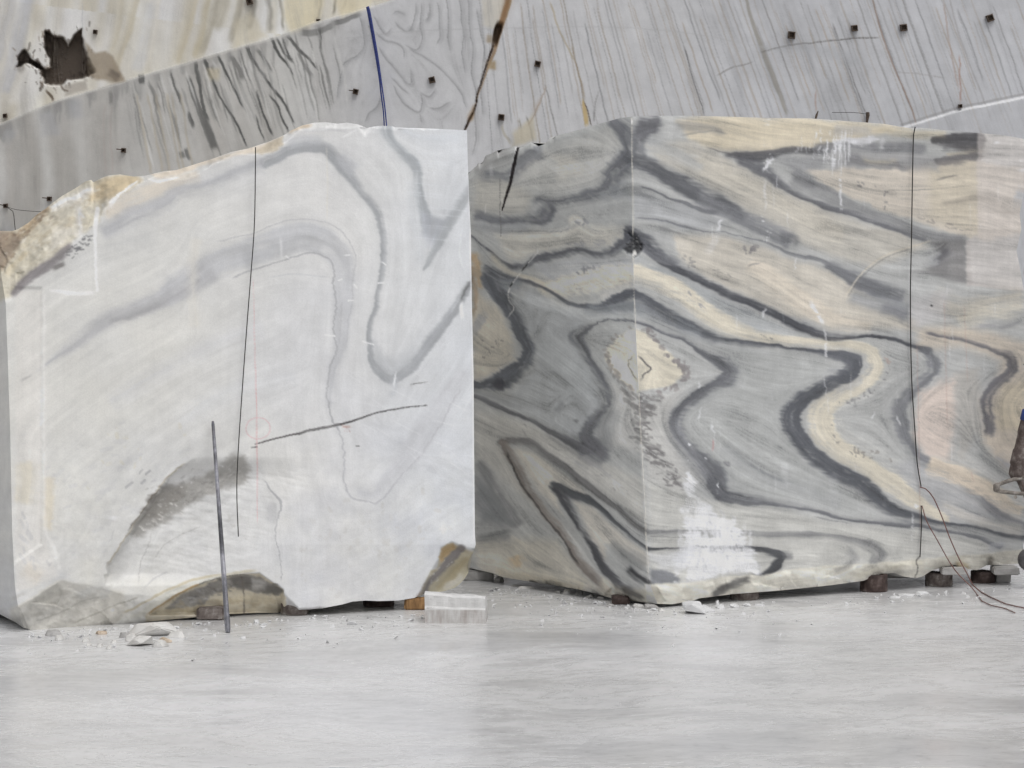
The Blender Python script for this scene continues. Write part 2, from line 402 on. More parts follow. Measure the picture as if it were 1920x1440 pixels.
C.V([(1005, 545), (1040, 540), (1075, 535), (1110, 525), (1145, 517), (1188, 520)], [6, 12, 16, 16, 15, 13], CR, .85, 8)
C.B([(1075, 515), (1100, 505), (1110, 500)], 3, 10, 3.5, (128, 128, 132), .8)
C.B([(1060, 540), (1100, 545)], 6, 7, 2, (140, 140, 142), .7)
C.V([(1120, 562), (1150, 545), (1188, 532)], 4, (190, 187, 180), .6, 6)
C.V([(915, 470), (930, 490), (960, 512), (1000, 527), (1030, 540)], [2, 5, 6, 6, 4], (178, 170, 152), .8, 5)
C.V([(912, 505), (942, 516), (975, 525), (1000, 532), (1022, 542), (1045, 556), (1070, 569), (1090, 574), (1122, 575), (1142, 566), (1165, 555), (1188, 551)],
    [6, 5, 3.5, 2.5, 2, 2, 3, 3.5, 4, 6, 8, 9], (90, 92, 97), .95, (4, 5), taper=False)
C.V([(1100, 581), (1140, 578), (1189, 575)], [3, 7, 9], (122, 126, 131), .8, 7, taper=False)
C.V([(1060, 580), (1110, 592), (1160, 590), (1190, 588)], 5, (164, 167, 168), .5, 6, taper=False)
C.V([(918, 522), (935, 550), (952, 577), (967, 602), (980, 630), (989, 652), (985, 672), (970, 690), (950, 707), (930, 717), (905, 722), (886, 722)],
    [13, 12, 9, 8, 8, 9, 11, 13, 14, 12, 8, 5], (88, 91, 97), .95, (9, 4), taper=False)
C.V([(938, 545), (952, 530), (985, 535)], [14, 10, 4], (120, 124, 130), .7, 12)
C.V([(920, 715), (940, 722), (950, 722)], [6, 10, 4], (72, 72, 78), .9, 5)
C.B([(905, 660), (900, 640), (930, 648), (940, 635), (900, 675)], 4, 12, 2.5, (120, 112, 108), .7)
C.V([(1000, 640), (1010, 610), (1014, 600)], 1, (122, 124, 128), .7, 3)
C.V([(1000, 645), (1060, 690), (1120, 740)], 12, (160, 164, 165), .4, 20)
C.V([(1222, 615), (1186, 602), (1155, 598), (1125, 601), (1112, 609), (1095, 620), (1078, 630), (1085, 642), (1095, 657), (1105, 675), (1117, 695), (1130, 717), (1140, 740), (1142, 757), (1127, 777), (1110, 800), (1100, 820), (1112, 838)],
    [1, 1, 1, 1, 2, 5, 9, 8, 6, 5, 5.5, 6.5, 6.5, 5, 7, 10, 13, 14], (104, 105, 109), .9, (5, 7), taper=False)
C.V([(1150, 760), (1130, 800), (1140, 850)], 10, (132, 133, 134), .55, 14)
C.V([(1060, 750), (1048, 760), (1040, 775)], 3, (128, 130, 133), .6, 6)
C.V([(1075, 785), (1085, 792)], 2.5, (118, 118, 120), .7, 4)
C.P([(1189, 617), (1160, 630), (1139, 650), (1134, 672), (1147, 695), (1167, 715), (1192, 735), (1225, 728), (1262, 722), (1284, 700), (1270, 675), (1242, 650), (1212, 625)], (200, 191, 170), .95, 4, .8)
C.B([(1177, 615), (1147, 637), (1133, 655), (1140, 677), (1155, 700), (1167, 712), (1185, 728)], 3, 26, 5.5, (140, 134, 128), .8)
C.B([(1212, 622), (1242, 650), (1262, 678), (1284, 690), (1284, 710), (1265, 725), (1240, 734)], 3.5, 34, 6.5, (138, 131, 130), .85)
C.P([(1150, 720), (1192, 740), (1210, 770), (1240, 750), (1280, 730), (1260, 760), (1258, 800), (1275, 850), (1310, 900), (1270, 930), (1215, 900), (1205, 850), (1150, 830), (1170, 780)], (180, 178, 174), .7, 12)
C.V([(1192, 665), (1182, 675), (1177, 685), (1187, 702), (1196, 715)], 1.2, (112, 108, 104), .8, 1.5)
C.V([(1192, 665), (1207, 682), (1217, 691), (1205, 705), (1199, 716)], 1.4, (104, 101, 100), .9, 1.5)
C.B([(1150, 700), (1175, 730), (1190, 750)], 6, 14, 5, (128, 125, 122), .7, (1.2, .9))
C.B([(1202, 742), (1205, 770), (1208, 800), (1215, 838), (1240, 862), (1255, 890), (1270, 915)], 9, 95, 4.2, (124, 120, 119), .75, (1.5, .55))
C.B([(1185, 740), (1195, 790), (1200, 840)], 7, 26, 5, (128, 126, 123), .65, (1.1, .8))
C.B([(1230, 740), (1215, 765)], 6, 12, 5, (126, 122, 120), .7, (1.4, .3))
C.V([(890, 742), (910, 752), (942, 767), (980, 782), (1015, 800), (1045, 817), (1072, 832), (1095, 845)], [2, 3, 3, 3, 3.2, 4.5, 6, 9], (94, 94, 97), .95, (5, 3), taper=False)
C.V([(890, 734), (930, 748), (985, 768)], 3, (136, 138, 140), .6, 4)
C.V([(1082, 834), (1110, 846), (1140, 868)], [10, 17, 8], (108, 108, 112), .85, 14)
C.V([(1020, 812), (1065, 842), (1105, 866), (1150, 900)], 2.5, (140, 139, 138), .6, 4)
C.B([(920, 770), (980, 810), (1030, 835), (1100, 875), (1170, 930)], 12, 26, 2.2, (128, 126, 124), .5, (2.6, 1.5))
C.V([(940, 831), (965, 827), (990, 831), (1015, 847), (1040, 862), (1065, 877), (1090, 900), (1115, 920), (1142, 942), (1170, 965), (1192, 985), (1213, 999)],
    [4, 5, 6, 5, 5, 5, 5, 5, 4.5, 4, 4, 4], (114, 112, 111), .9, (3, 5), taper=False)
C.V([(946, 832), (952, 847), (967, 872), (982, 900), (992, 922), (1010, 947), (1030, 972), (1050, 997), (1065, 1017), (1082, 1045), (1097, 1065), (1117, 1085), (1140, 1107)],
    [6, 7, 7, 6, 6, 5, 6, 7, 6, 6, 6, 6, 5], (124, 114, 106), .9, (5, 3), taper=False)
C.V([(948, 842), (962, 875), (978, 905), (1005, 948), (1032, 982), (1060, 1020), (1090, 1062)], 1.6, (80, 76, 74), .8, 2)
C.V([(1040, 912), (1048, 918), (1072, 927), (1100, 937), (1125, 952), (1150, 975), (1177, 1000), (1197, 1017), (1213, 1029)], [5, 9, 7, 6, 4, 2, 2, 2, 2], (78, 80, 83), .95, (4, 6), taper=False)
C.V([(1048, 918), (1057, 937), (1070, 960), (1082, 985), (1097, 1002), (1110, 1025), (1122, 1050), (1137, 1072), (1160, 1097), (1184, 1113)], [8, 7, 5, 3.5, 3, 4, 5, 6, 5, 3], (76, 76, 79), .95, (5, 3), taper=False)
C.V([(1145, 1010), (1170, 1040), (1215, 1068)], [3, 8, 10], (134, 134, 132), .75, 10)
C.V([(1172, 1060), (1190, 1077), (1210, 1090), (1235, 1102)], [5, 6, 6, 4], (66, 66, 68), .95, 4)
C.V([(892, 862), (915, 892), (940, 935), (957, 965), (975, 992)], [4, 6, 6, 8, 5], (116, 116, 117), .8, 8)
C.P([(890, 890), (915, 905), (945, 960), (955, 985), (900, 980), (888, 940)], (112, 114, 117), .75, 14)
C.V([(890, 1012), (925, 1008), (960, 998)], 7, (112, 112, 112), .6, 10)
C.V([(990, 985), (1005, 1005), (1020, 1010)], .8, (70, 68, 66), .8, 1, br=.02)
# slit, cracks and saw marks of the left face
C.V([(971, 276), (966, 302), (956, 345), (947, 375), (942, 394)], [1.5, 2.6, 2.4, 1.6, .8], (58, 52, 52), .95, 1.2, .3, False, False, 0, .03)
C.V([(938, 335), (938, 375), (939, 442)], .7, (100, 96, 94), .7, .8, .3, False, False, 0)
C.V([(920, 300), (922, 335)], 2.5, (178, 178, 180), .5, 3, .3, True, False)
C.V([(911, 380), (910, 402)], 1.2, (195, 192, 188), .6, 1.5, .3, True, False)
C.V([(1008, 462), (1006, 476), (985, 500), (962, 530), (954, 540), (954, 562), (964, 578), (950, 600)], .9, (196, 194, 190), .8, 1, .4, True, False, 0)
C.V([(992, 492), (976, 512)], 1, (40, 38, 38), .95, .8, .3, True, False, 0, .01)
C.V([(962, 528), (954, 540)], 1, (40, 38, 38), .95, .8, .3, True, False, 0, .01)
# -- right face: broad tones
C.P([(1188, 355), (1290, 385), (1370, 420), (1290, 430), (1188, 408)], BL, .8, 8)
C.P([(1188, 478), (1240, 500), (1330, 545), (1440, 600), (1540, 640), (1440, 628), (1340, 585), (1260, 530), (1190, 500)], (160, 164, 167), .85, 6)
C.P([(1270, 226), (1345, 217), (1520, 222), (1640, 230), (1705, 240), (1640, 252), (1560, 275), (1460, 284), (1400, 287), (1330, 276), (1290, 262)], (198, 184, 156), .9, 8)
C.P([(1210, 270), (1290, 265), (1345, 280), (1375, 305), (1430, 332), (1500, 376), (1600, 412), (1700, 440), (1740, 462), (1640, 500), (1560, 482), (1450, 425), (1360, 372), (1300, 335), (1240, 305)], CT, .85, 10)
C.V([(1300, 300), (1360, 330), (1450, 375), (1540, 425), (1590, 440)], [14, 18, 20, 16, 8], (194, 186, 170), .6, 14)
C.V([(1205, 268), (1250, 280), (1320, 320)], 8, (170, 173, 175), .6, 10)
C.P([(1508, 325), (1560, 313), (1640, 316), (1830, 300), (1925, 318), (1925, 440), (1840, 450), (1720, 415), (1600, 372), (1550, 350)], (196, 185, 170), .95, 5, 2.5)
C.P([(1745, 312), (1830, 300), (1835, 440), (1740, 410)], (188, 176, 150), .5, 14)
C.P([(1265, 442), (1340, 437), (1420, 462), (1500, 490), (1560, 510), (1640, 560), (1720, 602), (1720, 618), (1560, 612), (1480, 590), (1380, 545), (1300, 505), (1270, 480)], (190, 182, 168), .9, 8)
C.V([(1400, 490), (1470, 540), (1560, 600), (1640, 612)], [10, 14, 12, 5], (200, 187, 168), .6, 10)
C.P([(1190, 585), (1290, 630), (1360, 660), (1380, 700), (1300, 745), (1275, 790), (1300, 850), (1360, 920), (1460, 935), (1640, 970), (1560, 890), (1490, 820), (1480, 770), (1550, 700), (1550, 668), (1440, 652), (1300, 625), (1200, 580)], (166, 168, 167), .8, 10)
C.P([(1560, 668), (1640, 700), (1620, 770), (1580, 850), (1700, 830), (1690, 750), (1740, 700), (1745, 672), (1640, 640)], (168, 169, 168), .8, 14)
C.P([(1720, 655), (1800, 650), (1880, 675), (1870, 712), (1840, 750), (1845, 830), (1890, 880), (1925, 900), (1925, 640), (1780, 610), (1725, 615)], (194, 179, 160), .85, 12)
C.P([(1725, 735), (1790, 705), (1790, 800), (1780, 860), (1740, 855), (1712, 820)], (202, 184, 172), .9, 12)
C.P([(1790, 700), (1835, 690), (1845, 800), (1800, 860)], (172, 167, 160), .7, 10)
C.P([(1880, 725), (1925, 710), (1925, 810), (1875, 800), (1868, 770)], (202, 188, 160), .8, 12)
C.P([(1715, 850), (1790, 880), (1860, 940), (1890, 980), (1780, 975), (1700, 955), (1650, 900)], (164, 165, 168), .85, 10)
C.P([(1216, 905), (1300, 930), (1450, 955), (1600, 985), (1780, 1000), (1900, 1035), (1700, 1055), (1430, 1085), (1220, 1095)], (184, 183, 177), .8, 10)
# -- right face: veins
C.V([(1184, 232), (1205, 236), (1228, 230), (1245, 226)], [10, 13, 11, 5], (102, 102, 106), .9, 9)
C.V([(1186, 262), (1210, 246), (1232, 234)], [14, 8, 4], (104, 104, 108), .85, 9)
C.V([(1190, 270), (1203, 285), (1210, 298)], [10, 6, 3], (112, 113, 117), .7, 7)
C.V([(1260, 228), (1290, 236), (1330, 240), (1365, 252)], [4, 6, 3, 2], (140, 138, 136), .6, 7)
C.V([(1270, 254), (1330, 246), (1370, 252)], 1.2, (130, 128, 126), .5, 3)
C.V([(1180, 296), (1222, 313), (1260, 335), (1295, 354), (1330, 371), (1360, 388), (1390, 406)], [10, 11, 13, 13, 12, 10, 5], (96, 97, 101), .95, (9, 7), taper=False)
C.V([(1300, 368), (1340, 390), (1390, 410), (1440, 432), (1490, 455)], [6, 9, 11, 14, 12], (126, 127, 131), .85, (9, 6))
C.V([(1455, 440), (1490, 450), (1480, 462)], [8, 8, 5], (110, 111, 115), .6, 6)
C.V([(1190, 347), (1230, 360), (1267, 375), (1310, 390), (1350, 402)], [1, 1.4, 2, 3, 4], (104, 105, 109), .85, 3)
C.V([(1187, 411), (1235, 412), (1272, 422), (1320, 432), (1360, 435), (1385, 442), (1425, 452), (1460, 465), (1492, 477), (1535, 488), (1560, 500)],
    [1.2, 1.2, 2, 1, 1, 1, 1.5, 2, 3, 3, 4], (118, 119, 123), .8, 3)
C.V([(1545, 494), (1582, 514), (1607, 527), (1632, 537), (1660, 547), (1700, 562)], [4, 7, 13, 13, 12, 12], (108, 109, 114), .85, (9, 6))
C.P([(1600, 545), (1660, 560), (1706, 570), (1706, 606), (1650, 585), (1590, 565)], (142, 144, 148), .8, 10)
C.V([(1645, 578), (1680, 586), (1704, 600)], [3, 7, 9], (118, 119, 124), .75, 8)
C.B([(1390, 465), (1405, 470), (1415, 462)], 3, 8, 5, (136, 132, 134), .7)
C.B([(1275, 485), (1290, 490), (1300, 500)], 4, 7, 4, (138, 136, 136), .65)
C.B([(1340, 500), (1355, 522), (1330, 505)], 6, 7, 2.5, (136, 132, 130), .6, (2, .3))
C.V([(1402, 500), (1412, 495), (1430, 495)], 1.5, (134, 130, 130), .6, 2)
C.V([(1184, 440), (1217, 462), (1242, 486), (1267, 504), (1300, 520), (1335, 536), (1375, 556), (1410, 570), (1440, 582), (1467, 595), (1492, 610), (1522, 623), (1555, 631), (1585, 631), (1627, 628), (1660, 632), (1695, 642), (1720, 650), (1740, 658)],
    [13, 13, 9, 7, 6, 6, 6, 6, 6, 6.5, 7, 7, 6, 4, 2.2, 2.5, 3, 4, 6], (84, 85, 91), .95, (5, 3), taper=False)
C.V([(1190, 452), (1230, 480), (1280, 498)], 7, (124, 125, 130), .6, (12, 2))
C.V([(1450, 592), (1490, 612), (1530, 634)], 1, (88, 89, 94), .7, 1.5)
C.V([(1738, 656), (1747, 672), (1753, 685), (1747, 700), (1735, 712), (1720, 726), (1700, 747), (1688, 767), (1692, 792), (1696, 817), (1710, 840), (1732, 860), (1770, 877), (1802, 897), (1831, 918), (1854, 945), (1874, 964), (1925, 988)],
    [5, 9, 10, 8, 5, 6, 9, 11, 10, 8, 6, 5, 6, 8, 10, 9, 7, 4], (116, 117, 122), .85, (5, 9), taper=False)
C.V([(1160, 510), (1190, 513), (1225, 524), (1260, 540), (1290, 558), (1320, 582), (1350, 602), (1380, 618), (1410, 628), (1450, 635), (1500, 639), (1560, 645), (1600, 647), (1628, 656), (1641, 672), (1645, 690), (1632, 711), (1602, 727), (1575, 741), (1553, 756), (1541, 774), (1540, 797), (1552, 821), (1575, 843), (1602, 859), (1628, 876), (1652, 894), (1680, 912), (1712, 935), (1740, 955), (1775, 974)],
    [10, 13, 14, 15, 15, 15, 15, 14, 11, 8, 7, 7, 8, 9, 10, 11, 12, 13, 15, 18, 21, 22, 20, 18, 17, 16, 15, 15, 12, 9, 5], CR, .95, (5, 7), taper=False)
C.V([(1545, 690), (1610, 715), (1560, 735)], 4, (160, 163, 167), .5, 6)
C.B([(1290, 550), (1305, 562), (1318, 580)], 3, 8, 3, (136, 136, 142), .7, (1.2, 1.0))
C.B([(1430, 632), (1450, 637)], 3, 5, 2.2, (130, 128, 126), .7, (2, .3))
C.B([(1650, 680), (1662, 695), (1658, 715), (1625, 740), (1590, 755), (1575, 758)], 4, 22, 3, (128, 126, 128), .75)
C.B([(1660, 672), (1668, 685)], 3, 5, 2.2, (176, 136, 120), .6)
C.B([(1550, 800), (1562, 815), (1570, 828), (1590, 848), (1655, 850), (1670, 865)], 4, 20, 3.4, (138, 132, 126), .75)
C.V([(1150, 556), (1187, 551), (1210, 562), (1242, 582), (1272, 602), (1300, 617), (1322, 627), (1350, 636), (1385, 642), (1435, 646), (1485, 652), (1522, 657), (1550, 661), (1575, 666), (1596, 676), (1602, 686), (1590, 702), (1565, 717), (1535, 733), (1503, 752), (1484, 772), (1482, 792), (1493, 815), (1515, 840), (1540, 862), (1569, 883), (1608, 902), (1638, 927), (1665, 949), (1695, 963), (1727, 972), (1758, 979), (1797, 983), (1835, 989), (1874, 1001), (1925, 1009)],
    [5, 6, 8, 9, 10, 9, 7, 5, 3.5, 2.5, 2, 2.5, 4, 8, 11, 12, 12, 10, 10, 13, 16, 17, 15, 14, 13, 13, 14, 15, 11, 7, 4, 2.5, 2.2, 2.5, 2.5, 3], (92, 94, 100), .95, (4, 8), taper=False)
C.V([(1190, 572), (1235, 594), (1280, 612), (1320, 630)], [8, 11, 10, 4], (124, 128, 133), .75, (2, 7))
C.V([(1195, 584), (1260, 614), (1340, 645), (1450, 662)], 3, (178, 180, 181), .45, 5)
C.V([(1185, 601), (1222, 614), (1260, 630), (1285, 640), (1310, 657), (1335, 672), (1360, 688), (1368, 702), (1350, 715), (1322, 730), (1300, 747), (1280, 765), (1268, 785), (1268, 805), (1283, 827), (1302, 850), (1322, 872), (1340, 897), (1350, 925)],
    [1, 1.2, 1.6, 2, 3, 5, 10, 13, 9, 7, 8, 9, 10, 9, 6, 9, 13, 18, 12], (102, 103, 108), .9, (9, 4), taper=False)
C.V([(1355, 690), (1380, 705)], 2, (120, 121, 125), .5, 5)
C.V([(1366, 680), (1368, 665)], 1.5, (126, 127, 130), .5, 4)
C.P([(1265, 780), (1250, 810), (1270, 850), (1300, 890), (1330, 930), (1360, 930), (1320, 870)], (140, 141, 145), .55, 14)
C.V([(1334, 905), (1355, 928), (1385, 936), (1420, 941), (1457, 946), (1507, 953), (1546, 962), (1585, 974), (1642, 982), (1719, 988), (1758, 993), (1804, 1001), (1843, 1014), (1876, 1027)],
    [12, 12, 9, 6, 4, 3, 2.5, 2, 2, 2, 2, 2.2, 3, 3], (106, 107, 112), .88, (7, 3), taper=False)
C.V([(1400, 950), (1460, 956), (1540, 970), (1600, 984)], 1.2, (128, 128, 130), .6, 2, 1.4, True, True, .5, 0, .05)
C.V([(1350, 830), (1400, 870), (1450, 900), (1520, 925), (1580, 950)], [4, 8, 9, 7, 4], (150, 152, 154), .5, 12)
C.V([(1400, 865), (1440, 890), (1480, 910)], 2, (130, 132, 135), .5, 5)
C.B([(1360, 870), (1364, 874)], 2, 4, 5, (128, 128, 130), .7)
C.B([(1440, 870), (1470, 885), (1330, 770), (1325, 766)], 4, 5, 2.2, (134, 134, 136), .5, (1.6, .3))
C.V([(1213, 998), (1276, 997), (1330, 998), (1396, 998), (1450, 1002), (1546, 1004), (1596, 1012), (1632, 1024), (1650, 1040), (1640, 1060)], [4, 4, 4, 4, 5, 3.5, 4, 8, 12, 8], (134, 134, 135), .8, (2, 6), taper=False)
C.V([(1213, 1005), (1280, 1006), (1400, 1004)], 1, (120, 120, 121), .6, 1.5)
C.V([(1590, 1020), (1600, 1050), (1580, 1065)], 5, (150, 150, 152), .5, 9)
C.V([(1213, 1028), (1272, 1027), (1330, 1027), (1380, 1027), (1419, 1029), (1448, 1036), (1466, 1045), (1455, 1062), (1430, 1078), (1380, 1092)], [2, 2, 2, 3, 4.5, 6, 7, 7, 5, 4], (78, 79, 82), .95, (2, 4), taper=False)
C.V([(1465, 1045), (1490, 1044)], [6, 2], (112, 112, 114), .6, 6)
C.P([(1216, 1066), (1250, 1068), (1276, 1080), (1275, 1090), (1222, 1098)], (120, 122, 128), .85, 4)
# upper right bands
C.V([(1355, 288), (1397, 293), (1430, 293), (1460, 286), (1492, 281), (1522, 282), (1560, 284)], [3, 6, 8, 5, 4, 5, 6], (98, 97, 100), .9, (3, 6))
C.V([(1320, 272), (1350, 282), (1385, 290)], 1.2, (118, 116, 115), .7, 3)
C.V([(1375, 297), (1405, 307), (1432, 320), (1452, 336), (1477, 354), (1505, 371), (1535, 384), (1570, 395), (1602, 402), (1640, 415), (1670, 427), (1710, 440), (1745, 451)],
    [6, 11, 11, 7, 4, 3.5, 3.5, 3.5, 4, 4, 4, 4.5, 4], (102, 102, 107), .9, (6, 3))
C.V([(1480, 330), (1510, 350), (1545, 360), (1570, 374), (1595, 386), (1632, 401), (1670, 413), (1700, 427), (1732, 437), (1770, 445), (1815, 448)], [8, 12, 14, 11, 9, 8, 8, 8, 7, 7, 7], (138, 138, 139), .85, (3, 5))
C.V([(1480, 318), (1505, 335), (1535, 352)], 7, (122, 122, 125), .6, 8)
C.P([(1460, 300), (1530, 290), (1560, 300), (1520, 322), (1490, 326)], (146, 146, 148), .8, 9)
C.V([(1520, 282), (1587, 274), (1620, 276), (1695, 276), (1740, 280)], [7, 9, 8, 9, 6], (128, 128, 131), .85, 7)
C.P([(1545, 285), (1650, 288), (1760, 292), (1760, 322), (1640, 312), (1560, 316)], (156, 155, 156), .85, 8)
C.V([(1575, 302), (1600, 300), (1625, 306), (1670, 312), (1712, 320)], [6, 8, 5, 5, 4], (122, 121, 123), .75, 5, 1.8)
C.V([(1610, 297), (1640, 304), (1690, 306)], 3, (178, 168, 146), .6, 4)
C.V([(1750, 262), (1780, 262), (1806, 264), (1832, 265)], [4, 9, 13, 14], (84, 82, 84), .95, 5, 1, False)
C.V([(1770, 278), (1800, 279), (1832, 280)], [3, 4, 5], (96, 94, 95), .8, 4, 1, False)
C.V([(1780, 290), (1832, 288)], 3, (176, 164, 140), .7, 4, 1, False)
C.V([(1760, 303), (1795, 300), (1830, 294)], [5, 8, 7], (116, 112, 112), .85, 5, 1.5, False)
C.V([(1640, 246), (1700, 250), (1780, 252)], [4, 5, 3], (186, 172, 142), .6, 6)
C.V([(1560, 240), (1580, 244), (1640, 246)], 5, (160, 158, 156), .6, 8)
C.P([(1742, 452), (1812, 447), (1816, 532), (1780, 528), (1745, 512), (1735, 500), (1762, 484)], (126, 123, 122), .8, 9, 2)
C.V([(1775, 460), (1765, 480), (1740, 500)], [8, 7, 4], (104, 103, 107), .7, 8)
C.P([(1740, 480), (1760, 478), (1755, 500), (1735, 500)], (165, 166, 168), .7, 6)
C.V([(1700, 512), (1740, 512), (1790, 524), (1850, 536), (1925, 545)], 2.5, (140, 138, 138), .6, 5)
C.B([(1602, 343), (1605, 352), (1640, 340), (1665, 387)], 4, 8, 3.5, (140, 136, 134), .8)
C.B([(1700, 405), (1730, 412), (1752, 418), (1780, 424), (1815, 432)], 3, 14, 3, (146, 138, 132), .75, (1.6, .5))
C.V([(1750, 340), (1775, 334), (1800, 330)], 1.5, (134, 128, 122), .7, 3)
C.V([(1760, 382), (1800, 376), (1830, 370), (1870, 386), (1900, 405)], [1.5, 3, 4, 6, 3], (156, 147, 134), .6, 8)
C.V([(1660, 358), (1720, 357), (1760, 356)], .8, (150, 144, 138), .6, 1.5)
C.P([(1832, 246), (1925, 258), (1925, 545), (1812, 535), (1810, 452), (1832, 440)], (190, 181, 176), .58, 3, .6, .2)
C.V([(1900, 365), (1925, 372)], 8, (160, 166, 176), .6, 14)
# far right vein
C.V([(1732, 622), (1782, 634), (1832, 647), (1870, 659), (1893, 667), (1899, 687), (1886, 706), (1860, 728), (1851, 748), (1852, 773), (1857, 800), (1855, 822)], [2, 2.2, 2.4, 3, 7, 9, 7, 8, 9, 9, 8, 5], (112, 110, 115), .9, (6, 4))
C.V([(1865, 850), (1890, 872), (1925, 884)], [3, 4, 5], (150, 152, 158), .8, 7)
C.V([(1735, 868), (1781, 884), (1827, 904), (1866, 929), (1893, 949), (1925, 962)], [10, 13, 14, 12, 9, 6], (206, 188, 164), .8, 9)
C.V([(1760, 940), (1830, 975), (1925, 1000)], [3, 6, 8], (182, 176, 166), .6, 8)
C.V([(1850, 1030), (1890, 1020)], 6, (160, 162, 168), .7, 8)
C.V([(1740, 560), (1800, 580), (1860, 568), (1925, 552)], [8, 12, 8, 6], (178, 168, 150), .6, 14)
C.V([(1790, 605), (1850, 590), (1925, 580)], [8, 8, 5], (196, 186, 164), .5, 12)
C.V([(1830, 612), (1880, 612), (1925, 600)], 2.5, (140, 139, 145), .5, 5)
C.P([(1710, 560), (1780, 545), (1770, 590), (1712, 612)], (176, 173, 174), .7, 10)
C.V([(1582, 560), (1602, 530), (1627, 502), (1665, 477), (1710, 462), (1750, 450)], 1.2, (192, 182, 164), .8, 1.2, .3, True, False, 0)
C.V([(1586, 562), (1606, 532), (1631, 505), (1668, 480), (1712, 465)], .8, (120, 116, 112), .6, 1, .3, True, False, 0)
# white slurry runs and splashes
WH = (206, 207, 212)
C.P([(1283, 902), (1293, 893), (1305, 922), (1330, 945), (1345, 975), (1385, 984), (1396, 1012), (1420, 1030), (1421, 1074), (1340, 1084), (1268, 1091), (1266, 1050), (1279, 1000), (1285, 950)], WH, .88, 5, 3.0, .8, 0, .26)
C.B([(1300, 940), (1330, 990), (1370, 1020), (1300, 1060), (1390, 1060)], 22, 90, 3, (168, 169, 172), .45, (.4, 1.4), 51)
for k in range(34):
    x = R.uniform(1270, 1425); y0 = R.uniform(960, 1050); C.V([(x, y0), (x + R.uniform(-4, 4), y0 + R.uniform(15, 60))], R.uniform(1, 4), WH, R.uniform(.2, .7), 2, 1.2, True, False, .2)
C.P([(1215, 1040), (1270, 1032), (1300, 1030), (1280, 1066), (1235, 1064)], (196, 198, 204), .6, 10)
C.B([(1300, 1028), (1340, 1026), (1400, 1028)], 3, 16, 3, (140, 140, 144), .6)
C.V([(1290, 880), (1293, 905)], [2, 4], WH, .95, 2, 1, True, False)
for (x0, y0, x1, y1, w_, a_) in [(1455, 290, 1430, 325, 2.5, .9), (1434, 330, 1435, 400, 2, .45), (1353, 407, 1346, 436, 2.5, .8), (1350, 430, 1325, 480, 6, .3),
        (1436, 430, 1435, 460, 1.5, .85), (1493, 478, 1491, 510, 1.2, .6), (1540, 235, 1535, 300, 1.5, .6), (1552, 262, 1547, 300, 2, .7), (1566, 255, 1561, 318, 2.5, .8), (1578, 245, 1573, 290, 3, .7),
        (1572, 305, 1577, 400, 2.2, .7), (1500, 272, 1478, 305, 2, .6), (1598, 262, 1606, 274, 4, .8), (1625, 258, 1640, 262, 4, .7), (1655, 255, 1652, 285, 3, .5), (1865, 262, 1868, 285, 4, .7), (1905, 300, 1920, 330, 7, .5),
        (1436, 220, 1438, 236, 4, .6), (1345, 900, 1344, 928, 1.5, .9), (1340, 820, 1333, 790, 2, .6), (1310, 790, 1316, 760, 1.5, .5), (1310, 715, 1311, 730, 2, .6), (1297, 840, 1293, 832, 1.5, .8), (1289, 860, 1288, 866, 1.5, .7), (1326, 865, 1320, 858, 1.5, .8),
        (1517, 562, 1546, 612, 2.5, .75), (1546, 612, 1549, 680, 2, .6), (1430, 600, 1438, 575, 2, .7), (1615, 790, 1632, 780, 4, .6), (1632, 790, 1640, 772, 2, .6), (1682, 780, 1690, 800, 1.5, .6), (1545, 700, 1555, 780, 1, .4), (1470, 860, 1472, 940, 5, .18), (1560, 880, 1565, 960, 8, .15), (1714, 948, 1722, 956, 2.5, .8), (1711, 960, 1709, 1020, 1.5, .5)]:
    C.V([(x0, y0), ((x0 + x1) / 2 + 1, (y0 + y1) / 2), (x1, y1)], w_, WH, a_, 1.5 + w_ * .4, 1.2, True, False, .3, 0, .22)
for k in range(26):
    x = R.uniform(1525, 1600); y0 = R.uniform(232, 285); C.V([(x, y0), (x - 2, y0 + R.uniform(14, 60))], R.uniform(.6, 1.8), WH, R.uniform(.3, .75), 1.4, .6, True, False, .2)
for k in range(40):
    x = R.uniform(1300, 1880); y0 = R.uniform(240, 900); C.V([(x, y0), (x + 1, y0 + R.uniform(10, 60))], R.uniform(.5, 1.2), WH, R.uniform(.15, .45), 1.2, .5, True, False, .2)
C.P([(1580, 262), (1640, 254), (1650, 262), (1615, 276), (1596, 272)], (190, 190, 194), .8, 3, 2)
C.B([(1430, 325), (1450, 290)], 5, 14, 2, WH, .8); C.B([(1490, 275), (1560, 300)], 9, 26, 1.8, WH, .6, (.2, 1.8)); C.B([(1420, 410), (1435, 420), (1435, 450)], 4, 8, 2, WH, .7)
C.V([(1337, 822), (1336, 848)], 1.2, (190, 120, 120), .6, 1.5, .3, True, False)
for x, y0, y1 in ((1720, 640, 1000), (1770, 560, 800), (1808, 570, 720), (1820, 880, 905)): C.V([(x, y0), (x + 6, y1)], .7, (178, 140, 128), .45, .8, .2, True, False, 0)
C.B([(1747, 572), (1748, 573)], 1, 2, 1.6, (40, 40, 42), .9)
